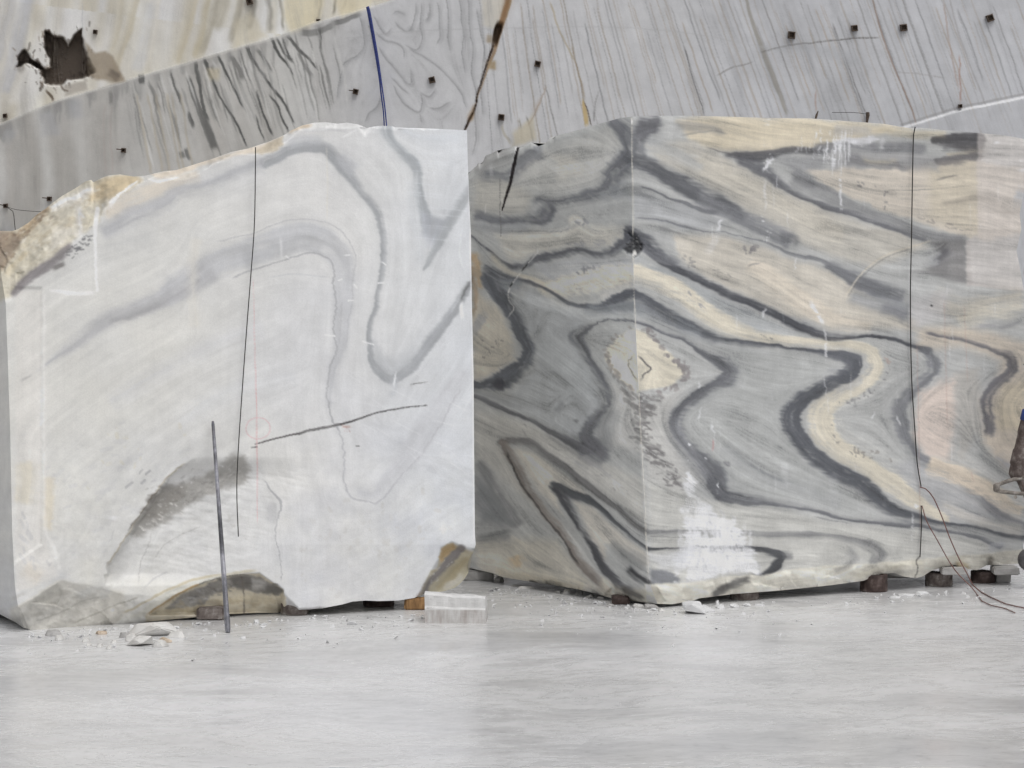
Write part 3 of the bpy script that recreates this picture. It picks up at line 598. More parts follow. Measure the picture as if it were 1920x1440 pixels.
# pale highlight painted along the corner arris, and the drill pit at the corner
C.V([(1184, 222), (1186, 330), (1187, 410), (1189, 560), (1206, 900), (1215, 1075)], .8, (212, 205, 190), .75, .8, .15, False, False, 0)
C.V([(1184, 222), (1184, 234)], 1.5, (220, 218, 214), .9, 1, .3, True, False, 0)
C.P([(1172, 462), (1180, 448), (1188, 438), (1198, 450), (1207, 466), (1200, 478), (1188, 484), (1176, 476)], (74, 74, 76), .9, 4, 2, 0, .035)
C.B([(1180, 460), (1200, 465)], 8, 18, 2.2, (48, 48, 48), .8); C.V([(1188, 470), (1190, 482)], 3, (214, 212, 206), .9, 2, 1, True, False); C.B([(1185, 450), (1198, 460)], 6, 10, 1.3, (190, 188, 184), .7)
C.B([(1206, 838), (1207, 839)], .5, 1, 5, (194, 194, 190), .8)
# broken lower edge: paler, set back
C.P([(1210, 1098), (1276, 1092), (1334, 1086), (1430, 1077), (1527, 1063), (1716, 1050), (1854, 1038), (1930, 1030), (1930, 1120), (1210, 1150)], (214, 209, 194), .9, 2.5, 1.2, .2)
C.V([(1330, 1120), (1370, 1098), (1410, 1084)], [3, 6, 3], (92, 90, 88), .8, 5); C.V([(1852, 1065), (1858, 1050), (1862, 1042)], 5, (112, 104, 92), .8, 5)
C.V([(1790, 1060), (1820, 1066)], 5, (172, 150, 108), .7, 6); C.V([(1560, 1075), (1590, 1062), (1600, 1050)], 3, (160, 158, 154), .6, 5)
C.V([(1600, 1082), (1680, 1062), (1740, 1058)], 4, (204, 198, 178), .7, 6); C.V([(1420, 1108), (1500, 1100), (1560, 1090)], 2, (208, 205, 196), .8, 3)
C.V([(1716, 1084), (1722, 1066), (1717, 1052), (1724, 1044)], .9, (80, 74, 70), .8, 1, .4, False, False, 0)
C.P([(1130, 1085), (1180, 1110), (1240, 1104), (1240, 1150), (1120, 1130)], (184, 178, 162), .7, 8)
C.V([(1160, 1097), (1184, 1113), (1210, 1128)], [4, 3, 2], (100, 97, 92), .8, 4)

BOT_R = np.array([(830, 1058), (880, 1065), (922, 1074), (942, 1082), (972, 1087), (1035, 1097), (1080, 1104), (1122, 1114), (1147, 1122), (1190, 1127), (1230, 1132), (1260, 1133), (1300, 1126), (1311, 1122), (1373, 1114), (1465, 1107), (1560, 1097), (1619, 1089), (1640, 1080), (1651, 1076), (1678, 1074), (1695, 1081), (1716, 1084), (1730, 1081), (1745, 1071), (1768, 1063), (1791, 1059), (1797, 1066), (1832, 1069), (1850, 1060), (1914, 1057), (1935, 1056)], float)
TOP_R = np.array([(830, 352), (878, 326), (887, 317), (895, 310), (897, 304), (900, 308), (905, 306), (910, 292), (925, 286), (932, 282), (935, 287), (942, 281), (965, 274), (972, 277), (980, 275), (995, 267), (1003, 270), (1010, 274), (1024, 269), (1030, 259), (1042, 255), (1085, 244), (1135, 229), (1160, 222), (1184, 218.5), (1230, 217), (1300, 217), (1345, 218), (1440, 221), (1520, 222), (1560, 225), (1657, 232), (1690, 238), (1705, 240), (1727, 239.5), (1795, 246), (1832, 249), (1877, 253), (1902, 257), (1935, 264)], float)
def broken_edge_R(s):
    bot = np.interp(s.X, BOT_R[:, 0], BOT_R[:, 1]); top = np.interp(s.X, TOP_R[:, 0], TOP_R[:, 1])
    arr = np.interp(s.X, [860, 1100, 1180, 1210, 1276, 1334, 1430, 1527, 1716, 1854, 1930], [1078, 1096, 1098, 1098, 1092, 1086, 1077, 1063, 1050, 1038, 1030])
    u = np.clip((s.Y + 2.0 * s.wy - arr) / np.maximum(bot - arr, 6), 0, 1.4)
    rough = 1 + 1.1 * fbm(s.h, s.w, 36, 4, 1.6, 1.0, seed=31)
    fc = facets(s.X, s.Y, 90, (850, 1010, 1950, 1150), 17)
    s.d += (0.075 * u ** 1.3 * rough + .022 * sstep(.05, .4, u) * fc)
    e = np.clip((14 - (s.Y - top)) / 14, 0, 1); s.d += 0.05 * e ** 2 * np.where(s.X < 1040, 1, .35)
    s.d += 0.012 * np.exp(-((s.Y - top) / 40) ** 2) * (s.X < 1040)
    lo = sstep(0, .25, u); s.c *= (1 + lo * 0.16 * fbm(s.h, s.w, 24, 4, seed=77))[..., None]
C.F(broken_edge_R)
def grain_R(s):
    st = np.clip(s.streak, -2.6, 2.6)
    dark = 1 - s.c.mean(2) / 220
    s.c *= (1 + (0.024 + 0.06 * dark) * st)[..., None]
    s.c *= (1 + 0.05 * np.clip(s.cleav, -.6, .6))[..., None]
    s.c *= (1 + 0.05 * fbm(s.h, s.w, 60, 4, seed=3))[..., None]
    s.c += 3.5 * (rng.random((s.h, s.w)) - .5)[..., None]
    s.c *= (1 - .11 * sstep(1.1, 2.4, -st) * sstep(200, 150, s.c.mean(2)))[..., None]
    m_ = s.c.mean(2, keepdims=True); s.c += .16 * (m_ - 172) + np.array([-1, 0, 1.5]) * sstep(175, 120, m_)
    # saw lines: faint straight verticals
    s.c *= (1 + 0.022 * noise2(s.h, s.w, 260, 2.0, 91))[..., None]
C.F(grain_R)
C.run()
# un-shade the left face: its traced tones were read in the shade of the gap
LEFT_K = 1.5

def smooth_curve(pts, q): P = np.array(pts, float); return np.interp(q, P[:, 0], P[:, 1])
def face_grid(n, m, xl, xr, top, bot, iDl, iDr, canvas, k=1.0, rough=0.0):
    """xl/xr: functions y->x of the two vertical edges, top/bot: polylines; depth is linear in 1/D across the face."""
    s_ = np.linspace(0, 1, n)[None, :]; t_ = np.linspace(0, 1, m)[:, None]
    xt = xl(300) * (1 - s_) + xr(300) * s_; xb = xl(1100) * (1 - s_) + xr(1100) * s_
    for _ in range(4):
        yt = np.interp(xt, top[:, 0], top[:, 1]); yb = np.interp(xb, bot[:, 0], bot[:, 1])
        xt = xl(yt) * (1 - s_) + xr(yt) * s_; xb = xl(yb) * (1 - s_) + xr(yb) * s_
    y = yt + (yb - yt) * t_; x = xl(y) * (1 - s_) + xr(y) * s_
    c, d = canvas.sample(x, y)
    D = 1 / (iDl * (1 - s_) + iDr * s_) + d
    P = np.stack([(x - CX) / F * D, D + 0 * x, H - (y - HY) / F * D], -1)
    return P, albedo(c, k), x, y
def coons(front, left, tint, nf=40, nl=16, zlow=None):
    """hidden faces of a block from its front grid and its left grid (left grid's last column is the shared corner)."""
    m = front.shape[0]; fi = np.linspace(0, front.shape[1] - 1, nf).astype(int); li = np.linspace(left.shape[1] - 1, 0, nl).astype(int)
    ri = np.linspace(0, m - 1, 24).astype(int)
    Fr = front[:, fi]; Lf = left[:, li]; off = Lf - Lf[:, :1]
    out = []
    def colr(A):
        n = fbm(A.shape[0], A.shape[1], 10, 4, seed=9)
        return albedo(np.asarray(tint)[None, None, :] * (1 + 0.25 * n[..., None]))
    Fb = Fr + off[:, -1:]
    out.append((Fb[ri].copy(), colr(Fb[ri]), True))
    Rs = Fr[:, -1:] + off
    out.append((Rs[ri].copy(), colr(Rs[ri]), False))
    T = front[0][None, :, :] + (off[0][:, None, :]); out.append((T, colr(T), False))
    Bm = front[-1][None, :, :] + (off[-1][:, None, :]); Bm = Bm.copy(); out.append((Bm, colr(Bm), True))
    if zlow is not None:
        kk = [np.ones(Fb[ri].shape[:2]), np.linspace(0, 1, nl)[None, :] * np.ones((len(ri), 1)), np.linspace(0, 1, nl)[:, None] * np.ones((1, front.shape[1]))]
        for A, k_ in zip(out[:3], kk):
            z = A[0][..., 2]; A[0][..., 2] = np.where(z > zlow, z - np.minimum(1, 3 * k_) * (z - zlow), z)
    return out

yc = [(200, 1183.5), (220, 1183.7), (410, 1186), (560, 1189), (900, 1206), (1000, 1212), (1077, 1215.5), (1105, 1222), (1135, 1234)]
xcR = lambda y: smooth_curve(yc, y)
xlR = lambda y: 838 + 0 * np.asarray(y, float)
xrR = lambda y: smooth_curve([(240, 1935), (370, 1918), (400, 1912), (430, 1915), (470, 1906), (500, 1912), (560, 1922), (700, 1930), (1000, 1922), (1040, 1916), (1060, 1917)], y)
iC, iRr, iL = 693 / (F * H), 643 / (F * H), (693 - (1230 - 838) * (693 - 638) / 340.) / (F * H)
gL, cL, _, _ = face_grid(215, 470, xlR, xcR, TOP_R, BOT_R, iL, iC, C, LEFT_K)
gF, cF, _, _ = face_grid(400, 490, xcR, xrR, TOP_R, BOT_R, iC, iRr, C)
gF2 = gF; 
# resample left grid rows to the front grid's row count for the hidden faces
ri = np.linspace(0, gL.shape[0] - 1, gF.shape[0]).astype(int)
hid = coons(gF, gL[ri], (165, 164, 160))
blockR = grid_mesh([(gL, cL, False), (gF, cF, False)] + hid, 'marble_block', MARBLE)
tag(blockR, 'large sawn marble block swirled with dark grey and cream bands, standing corner first', 'marble block')

# ------------------------------------------------------------------ the white block
L = Canvas(-140, 215, 905, 1195, (203, 203, 204))
def base_L(s):
    n = fbm(s.h, s.w, 150, 4, seed=41)[..., None]; low = sstep(700, 1000, s.Y)[..., None]
    s.c += n * np.array([10, 7, -2]); s.c += low * fbm(s.h, s.w, 34, 4, seed=43)[..., None] * np.array([22, 20, 12])
    s.c += sstep(650, 250, s.X)[..., None] * np.array([-2, -3, -8]) + sstep(600, 880, s.X)[..., None] * np.array([-3, 0, 4])
L.F(base_L)
L.wx *= .7; L.wy *= .7; L.fray(np.ones_like(L.X), math.radians(12), 4, 51); L.cleav *= .35
LG = (152, 155, 160)
L.D([(500, 1150), (700, 1100), (880, 1000)]); L.D([(100, 900), (300, 760)]); L.D([(700, 820), (880, 900)])
# upper edge bands
L.V([(190, 405), (250, 375), (320, 348), (380, 326)], [9, 12, 11, 7], (206, 194, 176), .8, 12)
L.V([(185, 440), (219, 421), (250, 404), (281, 394), (312, 379), (333, 360), (383, 348), (417, 333), (467, 313), (500, 304)], [8, 10, 12, 11, 10, 9, 7, 6, 6, 6], (166, 167, 172), .75, 12)
L.V([(190, 465), (240, 452), (290, 440)], 3, (188, 188, 186), .6, 8)
L.V([(497, 307), (519, 297), (541, 283), (567, 276), (594, 276), (611, 281), (624, 294), (642, 316), (662, 340), (677, 360), (692, 375), (707, 395), (714, 417), (717, 441), (718, 467), (718, 493), (716, 510), (710, 538), (705, 567), (697, 596), (692, 621), (693, 650), (697, 676), (713, 695), (734, 707), (752, 699), (771, 685), (790, 663), (812, 634), (835, 605), (857, 573), (880, 536)],
    [7, 8, 9, 9, 9, 8, 9, 9, 6, 5, 5, 5.5, 5, 4.5, 4, 4, 4, 3.5, 3.5, 3.5, 3.5, 4, 5, 8, 11, 10, 9, 8, 7, 7, 6, 5], (146, 149, 154), .85, (7, 4), taper=False)
L.V([(535, 268), (570, 262), (610, 264)], 5, (180, 182, 186), .7, 8)
L.V([(630, 290), (650, 308), (670, 325)], 9, (172, 174, 180), .6, 10)
L.P([(700, 640), (720, 668), (745, 672), (775, 650), (765, 690), (735, 702), (705, 690)], (174, 177, 181), .7, 12)
L.V([(735, 700), (742, 722), (733, 750)], [6, 4, 2], (176, 179, 184), .7, 8)
L.V([(744, 692), (738, 728)], [1, 2], (214, 216, 220), .9, 2, .4, True, False)
L.V([(722, 226), (725, 237), (729, 255), (740, 272), (760, 290), (776, 304), (784, 323), (785, 342), (787, 362), (791, 382), (795, 398), (798, 415)], [8, 8, 7, 6, 7, 8, 7, 6, 6, 7, 9, 9], (152, 157, 162), .9, (4, 6), taper=False)
L.P([(788, 398), (812, 406), (832, 412), (850, 398), (842, 425), (824, 458), (812, 457), (788, 442)], (162, 166, 174), .95, 6)
L.P([(790, 440), (822, 448), (818, 470), (795, 462)], (194, 197, 206), .7, 8)
L.V([(884, 354), (866, 381), (852, 403), (839, 424), (824, 450), (808, 482), (795, 505)], [8, 7, 7, 7, 6, 4, 2], (160, 164, 168), .85, (5, 6), taper=False)
L.V([(836, 390), (830, 405)], 3, (172, 175, 180), .6, 5)
L.V([(775, 330), (776, 400), (785, 460), (790, 500)], 7, (194, 197, 201), .6, 9)
L.V([(745, 243), (800, 262), (870, 256)], 5, (200, 205, 212), .5, 9)
# grey arch
L.V([(300, 560), (340, 532), (400, 499), (450, 478), (500, 462), (560, 445), (600, 452), (632, 475), (645, 510), (643, 560), (640, 620), (638, 650), (628, 690), (620, 730), (617, 770)], [12, 20, 24, 21, 22, 26, 24, 20, 16, 16, 11, 9, 5, 4, 3], (180, 181, 185), .85, 9)
L.V([(450, 492), (520, 470), (575, 455), (610, 465)], [8, 10, 12, 8], (170, 171, 174), .6, 12)
L.V([(400, 456), (442, 445), (479, 437), (512, 422), (541, 413), (574, 410), (611, 417), (639, 431), (656, 451), (664, 473), (666, 496), (661, 527), (661, 557), (653, 602), (650, 639), (645, 661)], .9, (166, 166, 170), .6, 2)
L.V([(431, 524), (470, 507), (498, 498), (526, 490), (557, 481), (583, 474), (605, 480), (622, 490), (626, 512), (626, 546), (629, 580), (624, 611), (628, 639), (629, 661), (622, 690), (616, 723), (616, 757), (625, 788), (640, 812)], 1.3, (156, 156, 160), .7, 2, 1.4)
L.V([(640, 560), (638, 620), (634, 650)], 1, (164, 164, 168), .5, 2)
L.V([(500, 520), (560, 514), (620, 522)], .9, (176, 178, 182), .5, 3)
L.V([(400, 500), (350, 540), (300, 562), (250, 580), (212, 596), (175, 617), (150, 637), (112, 665), (87, 682), (62, 702)], [22, 16, 13, 11, 12, 11, 9, 4, 2.5, 1.5], (172, 172, 175), .85, 9)
L.V([(380, 520), (330, 552), (260, 590), (200, 606)], 3, (154, 153, 156), .6, 6)
L.V([(62, 702), (45, 712), (36, 716)], [1, 2, 5], (140, 138, 138), .7, 4)
L.V([(370, 440), (360, 520), (366, 620)], 5, (208, 203, 192), .5, 9)
L.V([(200, 760), (300, 700), (420, 640), (500, 610)], 7, (194, 195, 200), .4, 18); L.V([(330, 800), (420, 740), (560, 700)], 6, (196, 198, 202), .4, 18)
# lower fold line
L.V([(617, 771), (637, 810), (643, 829), (645, 867), (646, 912), (659, 934), (688, 939), (704, 942), (723, 928), (745, 902), (768, 874), (796, 842), (825, 797), (841, 768), (868, 720)], 1.3, (164, 164, 170), .65, 2.2, 1.4)
L.V([(660, 920), (700, 928), (724, 905), (770, 850), (800, 805), (840, 745), (880, 690)], [4, 5, 10, 17, 18, 16, 12], (188, 189, 194), .7, 9)
# lower part: mottling, dark broken patch
L.B([(90, 850), (180, 880), (300, 860), (240, 940), (120, 960)], 45, 55, 7, (182, 182, 184), .35, (1.1, -.6), 3)
L.B([(130, 900), (250, 830), (330, 850)], 30, 18, 5, (196, 188, 164), .4, (1, 1), 4)
L.B([(560, 1000), (700, 1040), (780, 1000), (620, 1080)], 40, 50, 6, (186, 182, 176), .32, (1, 1), 5)
L.B([(270, 880), (280, 895), (230, 915)], 6, 5, 4, (140, 140, 144), .6, (1.4, -.8), 6)
L.P([(330, 880), (400, 850), (480, 880), (530, 960), (525, 1080), (360, 1095), (230, 1080), (200, 1060), (260, 980)], (202, 202, 202), .6, 20)
L.P([(238, 998), (260, 970), (280, 945), (300, 917), (322, 907), (350, 900), (380, 887), (402, 877), (418, 866), (427, 851), (452, 857), (470, 885), (458, 910), (435, 914), (410, 921), (380, 937), (345, 953), (315, 975), (280, 991), (252, 1003)], (142, 139, 134), .85, 8, 4, .8)
L.P([(260, 975), (300, 922), (345, 905), (350, 930), (300, 975)], (128, 123, 116), .55, 10)
L.B([(250, 990), (280, 985), (310, 960), (340, 945), (350, 925)], 8, 34, 2.6, (206, 204, 200), .85, (1, .3), 7)
L.B([(330, 905), (400, 890), (450, 880), (460, 900)], 10, 26, 1.3, (210, 210, 212), .7, (1, 1), 8)
L.B([(300, 950), (360, 920), (430, 885), (455, 890)], 14, 60, 3.2, (112, 108, 104), .35, (1, -.4), 31)
L.B([(300, 950), (360, 920), (430, 885)], 12, 50, 2.4, (186, 184, 180), .4, (1, -.4), 32)
L.V([(200, 1062), (215, 1040), (240, 1000), (262, 965), (285, 935), (305, 905), (325, 885), (350, 865)], [1.5, 1.4, 1.2, 1, 1, 1.2, 1.2, .8], (176, 160, 132), .6, 2)
L.V([(235, 1000), (270, 955), (300, 914)], 1, (92, 86, 80), .7, 2)
L.V([(258, 1100), (264, 1060), (280, 1015), (285, 995)], .8, (156, 154, 152), .6, 1.6); L.V([(285, 1055), (310, 1020), (345, 1000), (380, 985)], .8, (160, 158, 154), .6, 1.6); L.V([(268, 1105), (290, 1085), (320, 1070)], 1.5, (164, 164, 166), .5, 3)
L.V([(212, 985), (210, 1005), (200, 1025)], .7, (160, 160, 164), .5, 1.5)
L.V([(492, 895), (510, 920), (525, 940), (525, 960), (517, 990), (521, 1020), (527, 1057), (529, 1092)], [1, 1.5, 2, 1.5, 1, .8, .8, .8], (150, 150, 154), .75, 2, 1.5)
L.V([(505, 935), (512, 960), (505, 985)], 7, (176, 176, 178), .7, 8, 1.5)
L.B([(470, 1008), (472, 1012), (425, 970), (430, 985), (455, 960)], 4, 8, 4, (176, 174, 168), .5, (1, 1), 9)
L.V([(208, 965), (207, 975)], 9, (218, 218, 220), .6, 9)
# left end: pale saw step, stains
L.P([(30, 545), (82, 545), (82, 1010), (110, 1080), (30, 1110)], (210, 206, 200), .6, 5, .6)
L.V([(82, 545), (80, 700), (80, 850), (82, 980), (100, 1030), (115, 1075)], [2.5, 3, 3, 3, 3, 2], (216, 214, 210), .8, 3, .6, True, False)
L.V([(45, 860), (48, 900), (42, 950)], 9, (202, 190, 160), .45, 12); L.V([(90, 890), (92, 930), (90, 1000)], 5, (206, 190, 158), .5, 7); L.V([(40, 1060), (80, 1090)], 9, (208, 196, 178), .5, 12)
L.B([(45, 960), (50, 1000), (48, 1040), (95, 1060)], 9, 14, 7, (178, 178, 180), .5, (.5, 1), 10)
# natural skin of the upper left: tan and grey
L.P([(-140, 400), (28, 430), (100, 375), (160, 335), (250, 325), (265, 340), (215, 372), (195, 385), (188, 412), (150, 445), (110, 478), (60, 515), (20, 560), (-140, 600)], (192, 183, 160), .95, 6, 2)
L.P([(-140, 420), (26, 436), (40, 450), (30, 470), (8, 505), (-140, 560)], (138, 118, 98), .9, 7)
L.V([(30, 445), (55, 425), (75, 405), (98, 383)], [4, 5, 4, 2], (164, 136, 100), .8, 5)
L.P([(172, 350), (200, 330), (250, 327), (262, 338), (225, 365), (200, 378), (165, 378)], (192, 168, 126), .75, 9)
L.B([(30, 470), (70, 440), (110, 410), (160, 390), (210, 350)], 16, 60, 6, (176, 160, 130), .4, (1, -.6), 33); L.B([(30, 500), (80, 460), (130, 420), (190, 370)], 18, 50, 4, (216, 210, 196), .45, (1, -.6), 34); L.B([(10, 470), (40, 440), (80, 402)], 8, 30, 4, (120, 98, 76), .5, (1, -.7), 35)
L.P([(100, 430), (135, 425), (140, 440), (90, 470)], (208, 202, 190), .6, 9)
L.V([(20, 560), (40, 535), (70, 512), (100, 490), (120, 472), (140, 455)], [3, 5, 7, 7, 6, 4], (122, 116, 118), .9, 5)
L.V([(95, 505), (115, 496), (124, 492)], 3, (112, 108, 106), .8, 3); L.B([(130, 475), (150, 465), (165, 450), (170, 440)], 5, 26, 3, (110, 110, 112), .8, (1, -.3), 11)
L.V([(8, 520), (30, 490), (60, 470)], 3, (206, 184, 140), .5, 8)
SW = (220, 218, 217)
L.V([(183, 392), (180, 420), (178, 445), (180, 500), (182, 546)], [4, 4, 3, 2, 2], SW, .95, 2, .8, False, False)
L.V([(184, 549), (160, 550), (135, 550), (110, 546), (85, 545)], [2, 3, 3, 2, 1], SW, .9, 2.5, .6, True, False)
L.V([(90, 398), (110, 386), (130, 378), (150, 370), (180, 350)], [3, 4, 8, 8, 4], SW, .85, 5, 2, True, False)
L.V([(146, 380), (145, 410), (150, 440), (160, 450)], [6, 5, 6, 6], SW, .8, 5, 2, True, False); L.V([(145, 395), (160, 410)], 2, SW, .8, 3)
L.V([(262, 336), (240, 352), (220, 368), (210, 382), (216, 390)], [1.5, 2, 3, 5, 2], SW, .95, 2, 1, True, False)
L.V([(271, 332), (290, 338), (310, 337), (345, 333)], [1, 2.5, 2.5, 1.5], (226, 218, 210), .95, 1.5, 1, True, False)
L.P([(280, 325), (330, 318), (353, 311), (400, 296), (440, 283), (500, 267), (533, 252), (520, 275), (480, 287), (440, 290), (380, 312), (340, 328), (300, 332)], (206, 188, 164), .75, 4)
L.P([(478, 285), (500, 268), (532, 254), (528, 272), (512, 286), (492, 290)], (178, 164, 140), .85, 4)
L.V([(536, 250), (560, 240), (590, 233)], 2.5, (208, 182, 148), .8, 3)
L.V([(560, 246), (620, 242), (655, 246)], 2, (182, 182, 184), .6, 4); L.V([(640, 258), (658, 247), (672, 240)], 1.5, (222, 222, 224), .8, 2)
L.P([(672, 240), (694, 241), (684, 252), (680, 249)], (226, 226, 228), .95, 2, .8); L.V([(676, 234), (690, 238), (694, 236)], .8, (70, 66, 62), .9, 1, .3)
# broken lower left lip and lens
L.P([(20, 1142), (73, 1112), (117, 1085), (140, 1092), (190, 1098), (230, 1110), (240, 1150), (200, 1185), (20, 1190)], (190, 186, 176), .8, 6)
L.V([(20, 1142), (73, 1112), (117, 1085)], 1.2, (214, 210, 200), .7, 1.5); L.B([(50, 1150), (120, 1130), (220, 1140)], 16, 60, 6, (168, 164, 154), .35, (1.6, -.4), 39); L.B([(50, 1150), (120, 1130), (220, 1140)], 16, 40, 5, (212, 209, 202), .4, (1.6, -.4), 40)
L.V([(130, 1170), (180, 1150), (235, 1128), (262, 1118)], 1.2, (150, 146, 134), .7, 2.0); L.V([(60, 1168), (110, 1150), (150, 1128), (200, 1118)], 1.2, (160, 157, 148), .7, 2.0)
L.V([(45, 1140), (90, 1115), (118, 1092)], 7, (158, 156, 148), .6, 8); L.V([(140, 1120), (180, 1105), (210, 1115)], 8, (172, 172, 170), .6, 10); L.V([(120, 1150), (180, 1140), (220, 1130)], 4, (204, 200, 190), .6, 7)
L.V([(228, 1152), (270, 1128), (320, 1104), (370, 1084), (426, 1078), (484, 1069)], [1.5, 1.5, 2, 2, 2, 2], (186, 172, 138), .8, 3)
L.P([(240, 1160), (280, 1130), (335, 1100), (379, 1085), (430, 1076), (484, 1069), (426, 1082), (379, 1093), (335, 1114), (271, 1154)], (192, 190, 178), .8, 4)
L.P([(271, 1155), (335, 1114), (379, 1093), (426, 1082), (486, 1074), (530, 1104), (536, 1120), (540, 1150), (437, 1156), (270, 1170)], (200, 189, 164), .95, 1.2, 1.2)
L.P([(310, 1140), (345, 1113), (380, 1096), (430, 1084), (485, 1078), (528, 1102), (528, 1112), (480, 1110), (430, 1104), (400, 1115), (380, 1130), (340, 1142)], (136, 133, 130), .9, 2.2, 2.6)
L.B([(340, 1125), (400, 1105), (460, 1096), (520, 1106)], 7, 60, 3, (100, 97, 94), .5, (1, .2), 36); L.B([(340, 1128), (420, 1110), (500, 1100)], 9, 40, 2, (200, 198, 194), .5, (1, .3), 37); L.B([(320, 1145), (420, 1130), (520, 1132)], 8, 50, 4, (176, 158, 122), .4, (1.4, .3), 38)
L.V([(338, 1112), (379, 1092), (426, 1081), (468, 1078)], .8, (84, 78, 70), .8, 1, .8)  # crack shadow painted as a dark line along the lens's upper edge
L.P([(428, 1084), (468, 1082), (470, 1106), (440, 1104)], (106, 103, 98), .8, 4); L.P([(492, 1094), (520, 1096), (530, 1106), (524, 1114), (494, 1112)], (108, 106, 102), .85, 4); L.P([(468, 1084), (498, 1086), (494, 1104), (472, 1104)], (172, 170, 168), .7, 4, 2)
L.V([(271, 1154), (300, 1135), (335, 1114), (360, 1100), (379, 1093)], 1.6, (164, 128, 76), .85, 2, 1); L.B([(345, 1125), (370, 1115), (400, 1100)], 7, 20, 3, (180, 180, 182), .5, (1, .4), 12)
L.V([(452, 1082), (455, 1100), (458, 1130), (458, 1150)], 1.3, (112, 104, 96), .85, 1, .5, False, False, 0)
L.V([(400, 1130), (450, 1122), (520, 1125)], 3, (186, 172, 140), .6, 6)
# broken lower right corner
L.P([(826, 1046), (829, 1031), (839, 1022), (848, 1019), (858, 1024), (868, 1029), (895, 1036), (895, 1120), (785, 1120), (800, 1085), (809, 1070), (822, 1064)], (190, 180, 148), .95, 2.5, 1)
L.P([(827, 1045), (830, 1030), (840, 1021), (852, 1020), (856, 1030), (840, 1044), (830, 1060)], (188, 156, 104), .9, 3)
L.V([(866, 1028), (850, 1044), (836, 1060), (822, 1076), (806, 1090), (795, 1108)], [5, 7, 6, 5, 5, 5], (124, 119, 120), .95, 3, 1.2, False)
L.B([(850, 1042), (826, 1072), (805, 1095)], 5, 18, 1.4, (214, 214, 216), .8, (.8, -.6), 13)
L.V([(880, 1040), (862, 1060), (840, 1085), (815, 1104)], [3, 5, 5, 3], (168, 150, 108), .6, 5); L.V([(872, 1075), (850, 1095), (825, 1106)], 4, (206, 202, 190), .8, 4)
# scratches, marks
L.V([(478, 833), (500, 827), (530, 819), (560, 812)], [.7, 1.1, 1.2, 1.4], (74, 70, 70), .95, .9, .5, False, False, 0)
L.V([(560, 812), (591, 805), (620, 799), (640, 796)], 2.2, (100, 98, 98), .85, 1.2, 1.0, False, False, 0, 0, .4)
L.V([(640, 796), (665, 788), (690, 779), (720, 771), (760, 764), (800, 760)], [1.8, 1.5, 1.2, 1.2, 1, .8], (70, 68, 68), .95, 1, .5, False, False, 0)
L.V([(640, 800), (660, 800)], 2, (176, 130, 118), .5, 2, 1.5, True, False); L.B([(643, 800), (655, 808)], 3, 8, 1.4, (150, 100, 92), .5, (.5, .8), 14)
L.V([(765, 722), (790, 718), (814, 715)], .9, (110, 108, 108), .8, 1, .5, True, False, 0, 0, .06); L.V([(668, 836), (673, 836)], 1, (70, 66, 64), .9, .8, .2, False, False, 0); L.V([(472, 839), (482, 838)], 1, (90, 88, 88), .9, .8, .2, False, False, 0)
for p in ((536, 480, 541, 484), (646, 479, 655, 478), (716, 491, 724, 497), (709, 531, 719, 530), (653, 564, 662, 563), (635, 526, 641, 523), (664, 534, 670, 540), (610, 628, 628, 630), (680, 640, 700, 646)):
    L.V([(p[0], p[1]), (p[2], p[3])], .9, (234, 234, 236), .95, .8, .2, False, False, 0)
L.V([(868, 420), (862, 470), (872, 510)], 1.5, (216, 220, 226), .5, 2); L.V([(868, 560), (864, 580), (868, 603)], [2, 3, 3], (222, 223, 226), .9, 2); L.V([(884, 518), (878, 534), (872, 545), (862, 568)], [2, 3, 2, 1], (104, 104, 104), .8, 2.5, 2)
for k in range(26):
    x, y = R.uniform(640, 860), R.uniform(690, 900); L.V([(x, y), (x + R.uniform(30, 70), y + R.uniform(14, 40))], 1.2, (216, 217, 220), R.uniform(.12, .4), 2, .3, True, False, 0)
for k in range(16):
    x, y = R.uniform(760, 800), R.uniform(258, 460); L.V([(x, y), (x + 80, y + 8)], 1.0, (212, 216, 222), R.uniform(.1, .35), 1.6, .3, True, False, 0)
L.V([(612, 270), (614, 350), (613, 418)], .8, (212, 206, 190), .5, 1.2, .2, True, False, 0); L.V([(526, 440), (528, 490)], 2, (208, 208, 210), .6, 2, .3, True, False, 0)
L.V([(475, 520), (478, 660), (481, 760), (482, 860), (483, 985)], [.4, .6, .8, .8, .5], (214, 150, 152), .7, .9, .15, True, False, 0)
L.V([(484 + 23 * math.cos(a * math.pi / 10), 803 + 20 * math.sin(a * math.pi / 10)) for a in range(21)], .7, (210, 146, 152), .7, .9, .2, False, False, 0)
L.V([(878, 250), (882, 440), (887, 700), (889, 1010)], 1.2, (226, 228, 232), .7, 1.2, .1, False, False, 0)

